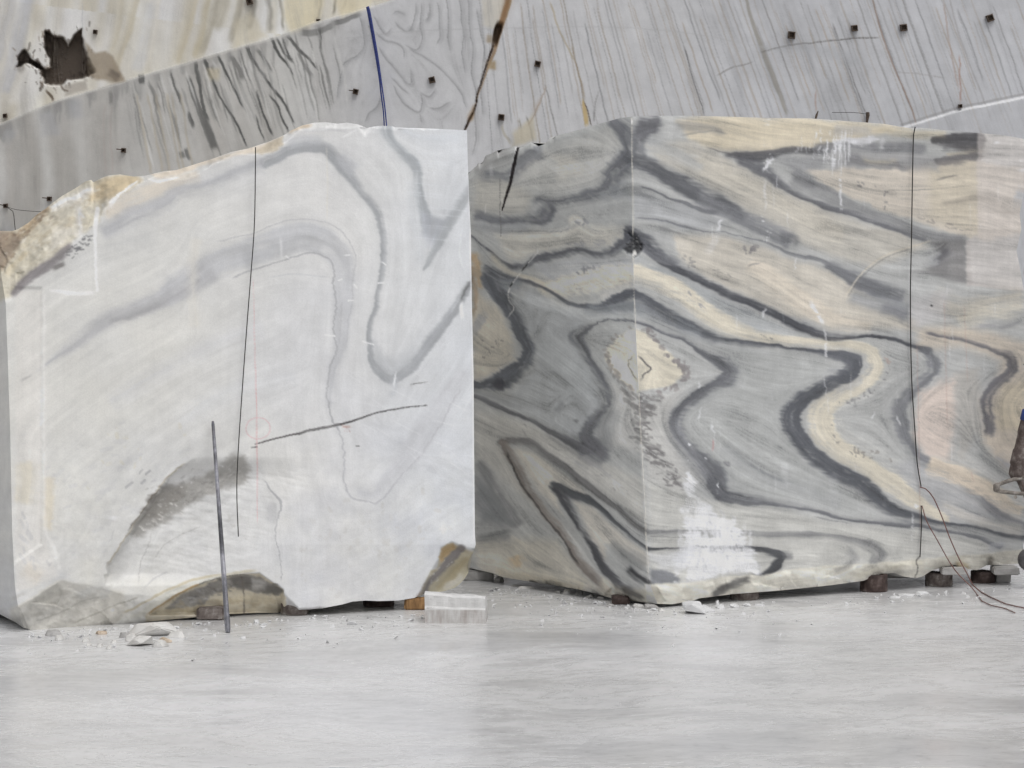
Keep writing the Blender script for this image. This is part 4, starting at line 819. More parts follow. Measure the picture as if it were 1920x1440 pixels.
TOP_L = np.array([(-140, 470), (-60, 445), (0, 433), (23, 433), (33, 430), (54, 417), (69, 402), (87, 390), (100, 379), (117, 367), (129, 360), (146, 350), (160, 340), (171, 337), (175, 342), (187, 335), (204, 329), (225, 327), (250, 331), (271, 330), (290, 325), (308, 321), (330, 319), (353, 312), (400, 297), (433, 285), (467, 278), (500, 267), (533, 253), (545, 245), (567, 235), (589, 230), (611, 229), (633, 232), (651, 230), (670, 233), (679, 236), (690, 239), (710, 236), (734, 236), (742, 239), (808, 241), (880, 244.5)], float)
BOT_L = np.array([(-140, 1120), (0, 1152), (26, 1165), (44, 1177), (58, 1181), (117, 1178), (175, 1174), (262, 1167), (379, 1156), (400, 1153), (437, 1151), (480, 1149), (520, 1149), (534, 1146), (560, 1144), (602, 1141), (643, 1133), (660, 1128), (685, 1126), (710, 1127), (747, 1126), (777, 1121), (795, 1114), (809, 1112), (835, 1108), (853, 1102), (862, 1095), (872, 1084), (879, 1072), (890, 1066)], float)
def relief_L(s):
    top = np.interp(s.X, TOP_L[:, 0], TOP_L[:, 1]); bot = np.interp(s.X, BOT_L[:, 0], BOT_L[:, 1])
    r1 = fbm(s.h, s.w, 60, 5, seed=61); r2 = fbm(s.h, s.w, 26, 4, seed=62)
    # rounded natural skin of the upper left
    skin = np.interp(s.X, [-140, 20, 60, 110, 145, 188, 200, 265, 350, 440, 480, 530, 560, 640, 740, 760, 900], [600, 562, 515, 480, 450, 412, 385, 340, 332, 292, 290, 276, 246, 243, 243, 240, 240])
    u = np.clip((skin + 3 * s.wy - s.Y) / np.maximum(skin - top, 6), 0, 1.3)
    amp = np.interp(s.X, [-140, 100, 190, 300, 500, 650, 760], [.5, .45, .35, .2, .14, .08, .03])
    s.d += amp * u ** 1.5 * (1 + .9 * r1) + .05 * (u > 0) * sstep(0, .2, u) * r2
    # undercut lip along the bottom left
    lip = np.interp(s.X, [-140, 20, 73, 117, 140, 190, 230, 300, 370, 426, 484, 530, 560, 900], [1130, 1142, 1112, 1085, 1092, 1100, 1112, 1118, 1086, 1082, 1071, 1106, 1142, 1140])
    v = np.clip((s.Y + 2 * s.wy - lip) / np.maximum(bot - lip, 6), 0, 1.3)
    fc = facets(s.X, s.Y, 16, (-140, 1040, 640, 1195), 27, 1.0, .7); fs = facets(s.X, s.Y, 34, (-140, 300, 760, 620), 29)
    s.d += .15 * v ** 1.2 * (1 + .8 * r1) + .02 * sstep(0, .25, v) * fc + .02 * sstep(0, .2, v) * r2 + .02 * sstep(0, .3, u) * fs * np.clip(amp * 3, .2, 1)
    xe = np.interp(s.Y, [850, 865, 885, 905, 935, 965, 1000, 1040, 1062, 1085], [372, 350, 325, 305, 285, 262, 240, 215, 200, 192])
    dx = s.X + 2.5 * s.wx - xe; win = sstep(855, 900, s.Y) * sstep(1100, 1075, s.Y)
    rip = fbm(s.h, s.w, 44, 4, 1.8, .8, seed=67)
    s.d += win * sstep(0, 9, dx) * (1 - sstep(20, 300, dx)) * (.085 + .05 * rip)
    lw = sstep(760, 1000, s.Y) * sstep(560, 300, s.X); s.d += lw * .03 * r1
    r3 = fbm(s.h, s.w, 9, 3, seed=68); s.d += .012 * sstep(0, .2, u + v) * r3
    s.c *= (1 + .16 * sstep(0, .2, u + v) * r3)[..., None]
    s.c *= (1 + .10 * sstep(0, .3, u + v) * fbm(s.h, s.w, 20, 4, seed=64))[..., None]
L.F(relief_L)
def dep(pts, dp, soft, warp=.5):
    def f(s):
        r = s.poly_mask(pts, soft, warp)
        s.d[r[0]] += r[1] * dp
    L.F(f)
#dep([(205, 1062), (240, 1000), (285, 935), (325, 888), (400, 870), (440, 930), (400, 1040), (330, 1090), (240, 1095)], .02, 40)
#dep([(230, 1010), (262, 968), (300, 916), (345, 905), (330, 960), (280, 1000)], .05, 9)
dep([(280, 1152), (335, 1116), (379, 1095), (426, 1083), (486, 1076), (530, 1106), (530, 1150)], .07, 2.5)
dep([(300, 1136), (340, 1118), (430, 1090), (520, 1102), (525, 1115), (400, 1118)], .03, 8)
dep([(826, 1050), (830, 1030), (848, 1020), (868, 1030), (900, 1038), (900, 1125), (785, 1120), (812, 1072)], .10, 5)
dep([(850, 1050), (900, 1045), (900, 1125), (800, 1120)], .10, 16)
dep([(-10, 540), (78, 540), (78, 1020), (-10, 1080)], .012, 4, .5)
dep([(672, 238), (696, 238), (684, 254)], .02, 3)
def grain_L(s):
    st = np.clip(s.streak, -2.6, 2.6); dark = np.clip(1 - s.c.mean(2) / 215, 0, 1)
    s.c *= (1 + (0.009 + 0.075 * dark) * st)[..., None]
    s.c += 3.5 * (rng.random((s.h, s.w)) - .5)[..., None] + 9 * (fbm(s.h, s.w, 9, 3, seed=66) * sstep(700, 950, s.Y))[..., None]
    s.c *= (1 + 0.014 * noise2(s.h, s.w, 300, 2.2, 92) + .010 * rnoise(s.X, s.Y, math.radians(9), 240, 2.4, 95) + .05 * fbm(s.h, s.w, 70, 4, seed=69))[..., None]
L.F(grain_L)
L.run()
ycl = [(200, -14), (430, -8), (520, 3), (570, 11), (800, 19), (1000, 23), (1100, 28), (1150, 36), (1185, 48)]
xcL = lambda y: smooth_curve(ycl, y)
xll = lambda y: -128 + 0 * np.asarray(y, float)
xrl = lambda y: smooth_curve([(244, 875.5), (300, 877), (380, 880), (440, 883), (560, 884.5), (700, 888), (850, 889), (1000, 890.5), (1021, 892), (1037, 887), (1049, 884), (1063, 880), (1075, 878), (1100, 875)], y)
iCl, iRl = 737 / (F * H), 688 / (F * H); iLl = 1 / 17.75
gL, cL, _, _ = face_grid(60, 300, xll, xcL, TOP_L, BOT_L, iLl, iCl, L)
gF, cF, _, _ = face_grid(480, 500, xcL, xrl, TOP_L, BOT_L, iCl, iRl, L)
ri = np.linspace(0, gL.shape[0] - 1, gF.shape[0]).astype(int)
hid = coons(gF, gL[ri], (200, 198, 192), zlow=1.9)
blockL = grid_mesh([(gL, cL, False), (gF, cF, False)] + hid, 'marble_block', MARBLE)
tag(blockL, 'large white marble block with soft grey folded veins and broken tan upper edge', 'marble block')

# ------------------------------------------------------------------ quarry wall behind
Wc = Canvas(-60, -60, 1980, 420, (196, 196, 199))
YW = 22.5
EDGE = np.array([(-2000, 900), (-60, 255), (0, 232), (100, 191), (230, 152), (340, 120), (440, 90), (520, 68), (580, 45), (690, 15), (740, -2), (900, -60), (1400, -240)], float)
for x in (940, 1000, 1060, 1120, 1180): Wc.D([(x, -40), (x + 12 + (x - 940) * .08, 120), (x + 30 + (x - 940) * .25, 300)])
for x in (1260, 1340, 1420, 1500, 1580, 1660, 1740, 1820): Wc.D([(x, -40), (x + 40, 80), (x + 95, 250)])
for x in (0, 60, 130, 200, 270, 340, 410): Wc.D([(x + 20, -40), (x, 100)])
for x in (0, 60, 130, 200): Wc.D([(x + 6, 240), (x, 420)])
for x in (260, 330, 400, 460, 520, 580): Wc.D([(x, 110), (x + 30, 180), (x + 62, 300)])
def base_W(s):
    st = s.streak; up = s.Y < np.interp(s.X, EDGE[:, 0], EDGE[:, 1])
    s.c[:] = np.where((s.X < 650)[..., None], (190, 188, 184), (196, 196, 200))
    k = sstep(520, 720, s.X)[..., None]; s.c[:] = (1 - k) * np.array([188, 185, 180]) + k * np.array([197, 197, 200])
    k = sstep(1150, 1500, s.X)[..., None] * .9; s.c[:] = (1 - k) * s.c + k * np.array([180, 181, 186])
    s.c[up] = (203, 199, 190)
    s.c += 26 * (rnoise(s.X, s.Y, math.radians(82), 300, 22, 3) * (s.X < 600))[..., None] * np.array([.8, .9, 1.0])
    s.c += 22 * (rnoise(s.X, s.Y, math.radians(97), 260, 16, 4) * up)[..., None] * np.array([.5, .8, 1.6])
    s.c += 16 * fbm(s.h, s.w, 120, 4, seed=5)[..., None] * np.array([1, 1, 1.1])
Wc.F(base_W)
# upper bench: warm streaks
for (a, b, w_, c_, al) in [((262, -20), (210, 140), 5, (188, 176, 148), .7), ((300, -20), (268, 135), 4, (206, 200, 188), .7), ((232, -20), (205, 110), 4, (192, 182, 158), .6), ((370, -20), (330, 122), 5, (190, 178, 150), .7), ((410, -20), (375, 105), 4, (158, 150, 130), .7), ((395, -20), (362, 112), 3, (182, 170, 140), .7), ((425, -20), (400, 60), 7, (168, 160, 140), .6),
        ((455, -20), (430, 85), 4, (150, 142, 124), .7), ((478, -20), (465, 60), 3, (120, 114, 104), .7), ((500, -20), (505, 66), 3, (120, 115, 106), .6), ((520, -20), (530, 60), 2, (130, 124, 112), .6), ((600, -20), (595, 40), 2, (128, 122, 108), .7), ((628, -20), (622, 30), 2, (120, 114, 100), .7), ((650, -20), (640, 26), 2, (140, 130, 110), .6),
        ((55, -20), (8, 180), 9, (170, 172, 182), .6), ((20, -20), (-10, 120), 7, (176, 177, 186), .5), ((285, 0), (255, 140), 8, (186, 188, 194), .5)]:
    Wc.V([a, ((a[0] + b[0]) / 2 + 3, (a[1] + b[1]) / 2), b], w_, c_, al, w_ * .9 + 2)
Wc.P([(530, -20), (610, -20), (600, 30), (580, 52), (545, 58), (530, 30)], (214, 202, 168), .85, 8); Wc.P([(620, -20), (730, -20), (690, 14), (640, 30)], (210, 198, 166), .8, 8); Wc.P([(440, 40), (470, 20), (500, 68), (440, 92)], (196, 186, 160), .6, 8)
Wc.P([(70, 60), (150, 62), (190, 100), (120, 150), (40, 190), (20, 190), (50, 120)], (212, 210, 208), .6, 12)
# lower bench left: dark inclined bands
DK = (86, 86, 84)
for k in range(46):
    x = R.uniform(-20, 640); y0 = np.interp(x, EDGE[:, 0], EDGE[:, 1]); Wc.V([(x, y0 - 2), (x + 2, y0 + 12), (x + 3, y0 + R.uniform(20, 60))], [R.uniform(3, 8), R.uniform(2, 6), 1], (142, 140, 138), R.uniform(.25, .6), 4, .6)
for pts, wd, al in [
        ([(405, 98), (423, 133), (443, 173), (457, 205)], 2.6, .9), ([(383, 105), (393, 140), (417, 187), (437, 220), (453, 253), (464, 278)], [3.5, 3, 2, 2, 2, 1.6], .9), ([(463, 82), (473, 110), (493, 140), (517, 173), (537, 203), (554, 235)], [4, 3.4, 2.6, 2.4, 2.4, 1.8], .9),
        ([(480, 165), (490, 203), (503, 233), (514, 258)], 2.4, .9), ([(503, 172), (520, 200), (533, 230), (540, 250)], 2.2, .85), ([(477, 213), (490, 247), (496, 268)], 1.8, .8), ([(507, 68), (523, 97), (541, 125), (552, 145)], [3.5, 3, 2, 1], .9), ([(517, 66), (532, 95), (548, 120)], 2, .8), ([(527, 66), (540, 100), (552, 122)], 2.2, .8),
        ([(537, 63), (560, 90), (580, 110), (597, 135)], [4, 3.5, 3, 1], .8), ([(353, 140), (363, 180), (377, 213), (393, 250), (404, 285)], [5, 6, 6, 7, 7], .7), ([(372, 150), (381, 200), (394, 232)], 3.5, .8), ([(350, 206), (358, 226), (366, 244)], [2, 5, 2], .75), ([(366, 112), (370, 140), (376, 170)], 4, .75), ([(266, 138), (268, 160)], 6, .7),
        ([(320, 128), (328, 165), (340, 200)], 2.6, .7), ([(340, 282), (346, 300)], 6, .55), ([(350, 275), (357, 305)], 4, .6), ([(430, 100), (450, 130), (458, 155)], 5, .5), ([(395, 120), (410, 140)], 6, .4), ([(480, 88), (500, 115), (510, 140)], 4, .5), ([(600, 45), (601, 75), (602, 100)], 3, .6), ([(560, 60), (590, 60), (630, 45)], 7, .4), ([(620, 45), (650, 35), (680, 22)], 6, .5), ([(560, 90), (570, 120), (590, 150)], 4, .35), ([(280, 150), (290, 180), (300, 210)], 4, .35), ([(205, 165), (210, 200)], 4, .3)]:
    Wc.V(pts, [q * .8 for q in wd] if isinstance(wd, list) else wd * .8, DK, min(1, al * 1.1), (1.6, 2.1))
for k in range(120):
    x = R.uniform(235, 640); y0 = np.interp(x, EDGE[:, 0], EDGE[:, 1]) + R.uniform(-5, 90); l = R.uniform(30, 130); sl = np.interp(x, [235, 400, 640], [.22, .36, .2]) + R.uniform(-.04, .04); g = R.choice([110, 125, 140, 205, 210])
    Wc.V([(x, y0), (x + sl * l * .5 + R.uniform(-3, 3), y0 + l * .5), (x + sl * l, y0 + l)], [R.uniform(.5, 1), R.uniform(.8, 2.6), .5], (g, g - 1, g - 4), R.uniform(.25, .7), 2.1, .8)
for pts, wd in [([(80, 205), (92, 230), (95, 262)], 10), ([(140, 180), (145, 230)], 6), ([(5, 245), (30, 260)], 8)]: Wc.V(pts, wd, (166, 167, 172), .6, 12)
for x in (255, 275, 290, 310, 318, 335): Wc.V([(x, 170), (x + 14, 240), (x + 30, 330)], 1.6, (184, 172, 150), .6, 4)
for x in (200, 212): Wc.V([(x, 190), (x - 4, 250), (x - 2, 330)], 1.2, (178, 164, 158), .5, 3)
Wc.P([(388, 130), (412, 128), (410, 150), (392, 152)], (200, 184, 146), .6, 6)
# folded fine lines in the middle
for pts in [[(700, 26), (712, 50), (724, 64), (738, 52)], [(738, 38), (750, 52), (767, 58), (776, 38), (779, 0)], [(790, 0), (788, 44), (791, 73), (779, 93), (756, 82)], [(805, 0), (804, 29), (794, 40)], [(819, 0), (823, 35), (826, 67), (817, 85)], [(837, -10), (840, 40), (839, 67), (844, 100)], [(862, -10), (864, 29), (868, 64), (867, 100), (874, 140)],
        [(878, -10), (881, 58), (887, 93), (885, 140), (893, 175), (890, 219), (893, 262), (884, 296)], [(893, 10), (901, 58), (908, 100), (903, 160), (905, 220)], [(703, 58), (721, 76), (741, 82), (756, 93), (757, 114)], [(709, 85), (726, 114), (747, 137), (764, 157), (773, 155), (770, 125)], [(729, 140), (750, 163), (770, 178)], [(735, 157), (756, 192), (785, 210), (792, 190), (788, 169)],
        [(788, 169), (796, 178), (808, 181), (820, 163)], [(764, 90), (802, 111), (823, 125), (846, 149), (863, 175), (876, 206)], [(651, 111), (668, 105), (683, 85), (680, 52), (674, 26)], [(642, 128), (646, 118), (660, 108)], [(642, 128), (634, 163), (632, 190)], [(684, 232), (692, 213), (706, 201), (715, 175)], [(787, 212), (791, 232)], [(690, 22), (700, 90), (712, 150)], [(760, 30), (745, 20), (735, 28)], [(800, 200), (820, 205), (846, 190)]]:
    Wc.V(pts, .9, (128, 128, 131), .75, 2.0, .8); Wc.V([(a_ + 3, b_ + 2) for a_, b_ in pts], 2.4, (168, 168, 171), .5, 4, .8)
Wc.V([(798, 32), (800, 38), (806, 20)], 3, (140, 140, 143), .5, 4); Wc.V([(767, 60), (776, 50)], 4, (150, 150, 154), .5, 5); Wc.V([(740, 130), (700, 170), (680, 180)], 8, (184, 185, 192), .4, 14)
# right part: long inclined joints
for k in range(116):
    x = 900 + k * 9 + R.uniform(-8, 8); sl = np.interp(x, [900, 1100, 1300, 1900], [.08, .24, .36, .36]); y0 = R.uniform(-60, 60); y1 = R.uniform(140, 330)
    Wc.V([(x + sl * y0, y0), (x + sl * (y0 + y1) / 2 + R.uniform(-2, 2), (y0 + y1) / 2), (x + sl * y1, y1)], R.uniform(.5, 1.3), R.choice([(140, 138, 138), (160, 148, 136), (132, 132, 136), (166, 150, 134)]), R.uniform(.35, .8), R.uniform(1.0, 2.1), .5)
for pts, wd, c_, al in [([(1393, -20), (1410, 35), (1432, 100), (1455, 160), (1478, 222)], [2, 3, 4, 4, 2], (150, 144, 134), .75), ([(1630, -20), (1650, 50), (1670, 110), (1700, 180), (1722, 240)], 1.4, (150, 124, 108), .8), ([(1560, 40), (1575, 80), (1600, 150), (1626, 220)], 1.1, (120, 118, 118), .8), ([(1282, 85), (1300, 150), (1324, 222)], 1.1, (110, 108, 108), .85),
        ([(1780, -10), (1800, 70), (1830, 150), (1860, 230)], 1.2, (150, 146, 146), .6), ([(1770, 0), (1785, 110), (1798, 170)], 1.3, (166, 140, 128), .6), ([(1020, 150), (1032, 200), (1046, 260)], 1, (120, 116, 114), .7), ([(1070, 80), (1085, 140), (1098, 190)], 1.2, (160, 138, 110), .7), ([(1030, 0), (1050, 60), (1080, 120)], 1.4, (178, 160, 128), .7), ([(1124, 165), (1116, 195), (1114, 230)], .8, (128, 124, 124), .7), ([(985, 215), (993, 240), (1000, 270)], 1.3, (110, 106, 98), .8), ([(972, 218), (976, 245), (978, 270)], 1, (140, 132, 116), .7)]:
    Wc.V(pts, wd, c_, al, 1.8, .6)
Wc.V([(1340, 143), (1370, 128), (1400, 120), (1415, 113)], .9, (112, 108, 104), .7, 1, .8); Wc.V([(1420, 99), (1450, 92), (1480, 85), (1540, 78), (1590, 73), (1655, 72)], .9, (100, 96, 92), .8, 1, .8); Wc.V([(1670, 133), (1720, 137), (1775, 148)], .7, (150, 146, 146), .6, 1)
Wc.V([(640, 72), (700, 66), (780, 58), (870, 55), (960, 52), (1120, 50), (1220, 55), (1300, 64), (1400, 82), (1450, 92)], 1, (178, 178, 180), .6, 2, .6)
Wc.P([(1420, 90), (1500, 85), (1600, 95), (1640, 130), (1560, 110), (1480, 96)], (168, 170, 175), .6, 9)
# brown open crack
BR = (92, 66, 44)
Wc.P([(905, 0), (960, -20), (975, -20), (955, 10), (935, 60), (905, 45)], (204, 196, 178), .7, 6)
Wc.V([(966, -30), (952, 8), (940, 45), (928, 90), (918, 118), (908, 150), (896, 180), (890, 205), (880, 228), (872, 246)], [4, 5, 5, 3, 2, 1, 1, 1, 1.2, 1], (150, 112, 70), .8, 2, .6, False, False)
Wc.V([(938, 38), (932, 60), (924, 90)], [5, 6, 3], BR, .9, 2, .8, True, False, 0, .1)
Wc.V([(948, -30), (950, 0), (940, 40)], [3, 4, 3], (146, 100, 56), .8, 3, .8, False, False)
Wc.V([(924, 85), (914, 118), (905, 148), (895, 178), (892, 200), (880, 225), (871, 248)], [1.6, 1, .9, .9, .8, 1.6, .9], (78, 56, 40), .95, 1, .5, False, False, 0, .04)
Wc.V([(922, 110), (922, 135)], 5, (168, 140, 98), .85, 3, 1); Wc.V([(918, 62), (916, 82)], 4, (160, 140, 112), .8, 3); Wc.V([(891, 190), (884, 215), (878, 232)], [1, 4, 3], (170, 140, 104), .7, 3)
Wc.P([(958, 250), (975, 240), (1000, 215), (1004, 262), (960, 275)], (196, 184, 156), .8, 6); Wc.V([(1016, 180), (1005, 205), (998, 220)], [2, 4, 1], (180, 168, 156), .7, 3); Wc.V([(1026, 155), (1018, 180), (1000, 220), (985, 240)], .9, (160, 132, 110), .7, 1.5)
Wc.V([(942, 225), (944, 250), (952, 262), (958, 275)], 2, (176, 168, 150), .7, 3)
Wc.V([(1092, 180), (1096, 210), (1101, 240)], [1, 3.5, 4], (200, 168, 104), .9, 2, .6); Wc.V([(1094, 185), (1103, 215), (1110, 240)], [.6, 1, 1], (70, 56, 44), .9, 1, .5); Wc.V([(1112, 205), (1114, 230)], 1.5, (130, 128, 130), .7, 2)
Wc.V([(1532, 165), (1530, 190), (1532, 215)], 1.2, (170, 130, 112), .6, 2, 1.5); Wc.V([(1798, 100), (1800, 160), (1800, 195)], 1.2, (166, 124, 110), .7, 1.5, 1.2)
# earthy hollow in the upper bench
HO = [(30, 130), (40, 100), (50, 93), (63, 110), (80, 130), (97, 130), (90, 110), (83, 80), (87, 62), (103, 72), (120, 73), (130, 83), (143, 63), (157, 57), (157, 80), (165, 110), (175, 140), (160, 143), (127, 143), (117, 157), (83, 157), (77, 133), (60, 120), (43, 123)]
Wc.P(HO, (84, 70, 58), .95, 2.5, 2.4, .4, .16)
Wc.B(HO, 5, 90, 3.4, (62, 50, 42), .6, (.3, 1.2), 41); Wc.B(HO, 6, 60, 2.4, (124, 106, 88), .6, (.3, 1.2), 42)
Wc.V([(30, 135), (45, 122)], 6, (110, 104, 100), .6, 6)
Wc.P([(160, 75), (177, 103), (197, 100), (213, 110), (223, 133), (236, 152), (207, 156), (180, 150), (165, 140), (165, 110)], (150, 134, 112), .85, 4, 1.6); Wc.V([(200, 135), (225, 150)], 6, (100, 88, 76), .7, 5, 2)
Wc.P([(120, 160), (160, 150), (165, 168), (125, 182)], (164, 156, 146), .8, 4, 2); Wc.V([(85, 165), (98, 178), (102, 190)], 2, (96, 80, 64), .9, 2, 1.5); Wc.B([(70, 145), (100, 165), (160, 155)], 8, 16, 3, (90, 76, 64), .7, (1, .5), 4)
Wc.V([(155, 0), (156, 60)], .8, (176, 176, 178), .6, 1.2)
# step lines of the saw cuts
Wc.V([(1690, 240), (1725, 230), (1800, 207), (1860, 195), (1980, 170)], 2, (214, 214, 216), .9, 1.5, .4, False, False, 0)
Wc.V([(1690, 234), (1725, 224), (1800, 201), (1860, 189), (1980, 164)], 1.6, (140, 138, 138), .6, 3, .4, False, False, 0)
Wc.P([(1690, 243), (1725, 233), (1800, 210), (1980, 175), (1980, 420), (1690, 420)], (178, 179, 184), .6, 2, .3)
Wc.V([(-60, 258), (0, 235), (100, 194), (230, 155), (340, 123), (440, 93), (520, 71), (580, 48), (690, 18), (740, 1)], .8, (214, 210, 204), .6, 1.2, .4, False, False, 0)
def grain_W(s):
    st = np.clip(s.streak, -2.6, 2.6); s.c *= (1 + .015 * st)[..., None]
    s.c *= (1 + .05 * fbm(s.h, s.w, 30, 4, seed=71))[..., None]; s.c += 3 * (rng.random((s.h, s.w)) - .5)[..., None]
    s.d += .008 * fbm(s.h, s.w, 40, 4, seed=72)
    up = s.Y < np.interp(s.X, EDGE[:, 0], EDGE[:, 1])
    s.c *= np.where(up, .97, np.interp(s.X, [0, 500, 800, 1200, 1500], [.90, .93, .94, .95, .97]))[..., None]
    s.c *= (1 - .05 * sstep(1.0, 2.4, -st))[..., None]
Wc.F(grain_W)
Wc.run()
def wall_grid():
    fx = np.arange(-56, 1977, 1.8); fy = np.arange(-56, 345, 1.8)
    ox = np.concatenate([np.arange(20, 1900, 20), np.linspace(1960, 5200, 22)]); oy = np.concatenate([np.arange(14, 500, 18), np.linspace(540, 2700, 22)]); uy = np.concatenate([np.arange(12, 620, 13), [641]])
    xs = np.concatenate([(fx[0] - ox)[::-1], fx, fx[-1] + ox]); ys = np.concatenate([(fy[0] - oy)[::-1], fy, fy[-1] + uy])
    X, Y = np.meshgrid(xs, ys)
    def refl(a, lo, hi): p = hi - lo; q = np.mod(a - lo, 2 * p); return lo + np.where(q > p, 2 * p - q, q)
    c, d = Wc.sample(refl(X, -56, 1974), refl(Y, -56, 343))
    e = np.interp(X, EDGE[:, 0], EDGE[:, 1])
    up = 1 - sstep(-1.2, 1.2, Y - e)
    rt = sstep(-1.5, 1.5, Y - np.interp(X, [1500, 1690, 1725, 1800, 1860, 1980, 6000], [300, 240, 230, 207, 195, 170, -600])) * (X > 1600)
    P0 = np.stack([(X - CX) / F * YW, np.full_like(X, YW), H - (Y - HY) / F * YW], -1)
    D = YW + d + 0.22 * up - 0.05 * rt
    far = sstep(0, 900, np.maximum(np.maximum(-60 - X, X - 1980), -60 - Y)); D = D + far * .25 * fbm(X.shape[0], X.shape[1], 40, 4, seed=8)
    k = D / YW; P = np.stack([(X - CX) / F * YW * np.where(far > 0, 1, k), D, np.where(Y > 980, -.02, H + (HY - Y) / F * YW * np.where(far > 0, 1, k))], -1)
    return P, albedo(c)
P, c = wall_grid()
wall = grid_mesh([(P, c, False)], 'quarry_face', WALLM)
tag(wall, 'sawn grey marble quarry face with streaked joints and a stepped upper bench', 'quarry wall')

# ------------------------------------------------------------------ wet quarry floor
def floor_mat():
    m, t, b = nodes('wet_marble_floor')
    v0 = coords(t)
    wn = nd(t, 'ShaderNodeTexNoise', Scale=0.7, Detail=3.0); t.links.new(v0, wn.inputs['Vector'])
    wv = nd(t, 'ShaderNodeVectorMath', operation='MULTIPLY_ADD'); t.links.new(wn.outputs['Color'], wv.inputs[0]); wv.inputs[1].default_value = (1.1, 1.1, 0); t.links.new(v0, wv.inputs[2])
    def aniso(sx, sy, deg):
        mp = nd(t, 'ShaderNodeMapping'); mp.inputs['Scale'].default_value = (sx, sy, 1); mp.inputs['Rotation'].default_value = (0, 0, math.radians(deg)); t.links.new(wv.outputs[0], mp.inputs[0]); return mp.outputs[0]
    a = noise(t, aniso(1.0, 1.7, -24), 1.4, 9, 0.66); f = noise(t, aniso(1.2, 2.2, -30), 5.5, 7, 0.62); g = noise(t, v0, 26, 4, 0.6); big = noise(t, v0, 0.5, 4, 0.5)
    c = ramp(t, a, [(0.3, (0.65, 0.65, 0.658)), (0.5, (0.74, 0.74, 0.745)), (0.68, (0.79, 0.79, 0.797))])
    c = mix(t, c, ramp(t, f, [(0.32, 0.91), (0.5, 1.0), (0.7, 1.05)]), 1.0, 'MULTIPLY')
    c = mix(t, c, ramp(t, big, [(0.35, (0.90, 0.895, 0.88)), (0.65, (1.04, 1.04, 1.045))]), 1.0, 'MULTIPLY')
    # grey wet patches towards the blocks
    wet = ramp(t, noise(t, aniso(0.8, 1.3, -15), 0.9, 6, 0.6), [(0.47, 0.0), (0.70, 1.0)])
    c = mix(t, c, mix(t, c, (0.80, 0.80, 0.81), 1.0, 'MULTIPLY'), wet)
    cr = nd(t, 'ShaderNodeTexVoronoi', feature='DISTANCE_TO_EDGE', Scale=0.55); t.links.new(aniso(1.0, 0.55, -40), cr.inputs['Vector'])
    c = mix(t, c, (0.3, 0.3, 0.3), ramp(t, cr.outputs['Distance'], [(0.0, 0.10), (0.006, 0.0)]))
    dk = noise(t, aniso(2.0, 7.0, -22), 3.4, 6, 0.7); c = mix(t, c, ramp(t, dk, [(0.30, (0.80, 0.80, 0.80)), (0.37, (1, 1, 1)), (0.66, (1, 1, 1)), (0.74, (1.12, 1.12, 1.12))]), 1.0, 'MULTIPLY')
    sp = noise(t, v0, 16, 5, 0.7); c = mix(t, c, ramp(t, sp, [(0.36, (0.86, 0.86, 0.855)), (0.46, (1, 1, 1)), (0.64, (1, 1, 1)), (0.72, (1.1, 1.1, 1.1))]), 1.0, 'MULTIPLY')
    t.links.new(c, b.inputs['Base Color'])
    rg = mix(t, ramp(t, f, [(0.3, 0.22), (0.55, 0.31), (0.8, 0.42)]), (0.14, 0.14, 0.14), wet)
    t.links.new(rg, b.inputs['Roughness'])
    b.inputs['Specular IOR Level'].default_value = 0.5
    h = mix(t, mix(t, a, f, 0.45), g, 0.15)
    bump(t, b, h, 0.22, 0.015)
    return m
bm = bmesh.new()
for x0, y0, x1, y1 in ((-300, -200, 300, 600),):
    bm.faces.new([bm.verts.new(p) for p in ((x0, y0, 0), (x1, y0, 0), (x1, y1, 0), (x0, y1, 0))])
tag(obj('quarry_floor', bm, floor_mat()), kind='structure')

# ------------------------------------------------------------------ objects
def tube(bm, pts, rad, n=8, cap=True):
    P = [Vector(p) for p in pts]; rings = []
    for i, p in enumerate(P):
        d = (P[min(i + 1, len(P) - 1)] - P[max(i - 1, 0)]).normalized()
        a = Vector((0, 0, 1)) if abs(d.z) < .9 else Vector((1, 0, 0)); u = d.cross(a).normalized(); v = d.cross(u).normalized()
        r = rad[i] if isinstance(rad, (list, tuple)) else rad
        rings.append([bm.verts.new(p + r * (math.cos(k * 2 * math.pi / n) * u + math.sin(k * 2 * math.pi / n) * v)) for k in range(n)])
    for a, b in zip(rings, rings[1:]):
        for k in range(n): bm.faces.new((a[k], a[(k + 1) % n], b[(k + 1) % n], b[k]))
    if cap: bm.faces.new(rings[0][::-1]); bm.faces.new(rings[-1])
    return bm
def curve3(pts, step=0.05):
    q = catmull([(p[0] * 100, p[2] * 100, p[1] * 100) for p in pts], step * 100)
    return [Vector((a / 100, c / 100, b / 100)) for a, b, c in q]
def face_D(px, which):
    if which == 'L': s_ = (px - 44) / (889 - 44.); return 1 / (iCl * (1 - s_) + iRl * s_)
    s_ = (px - 1230) / 690.; return 1 / (iC * (1 - s_) + iRr * s_)
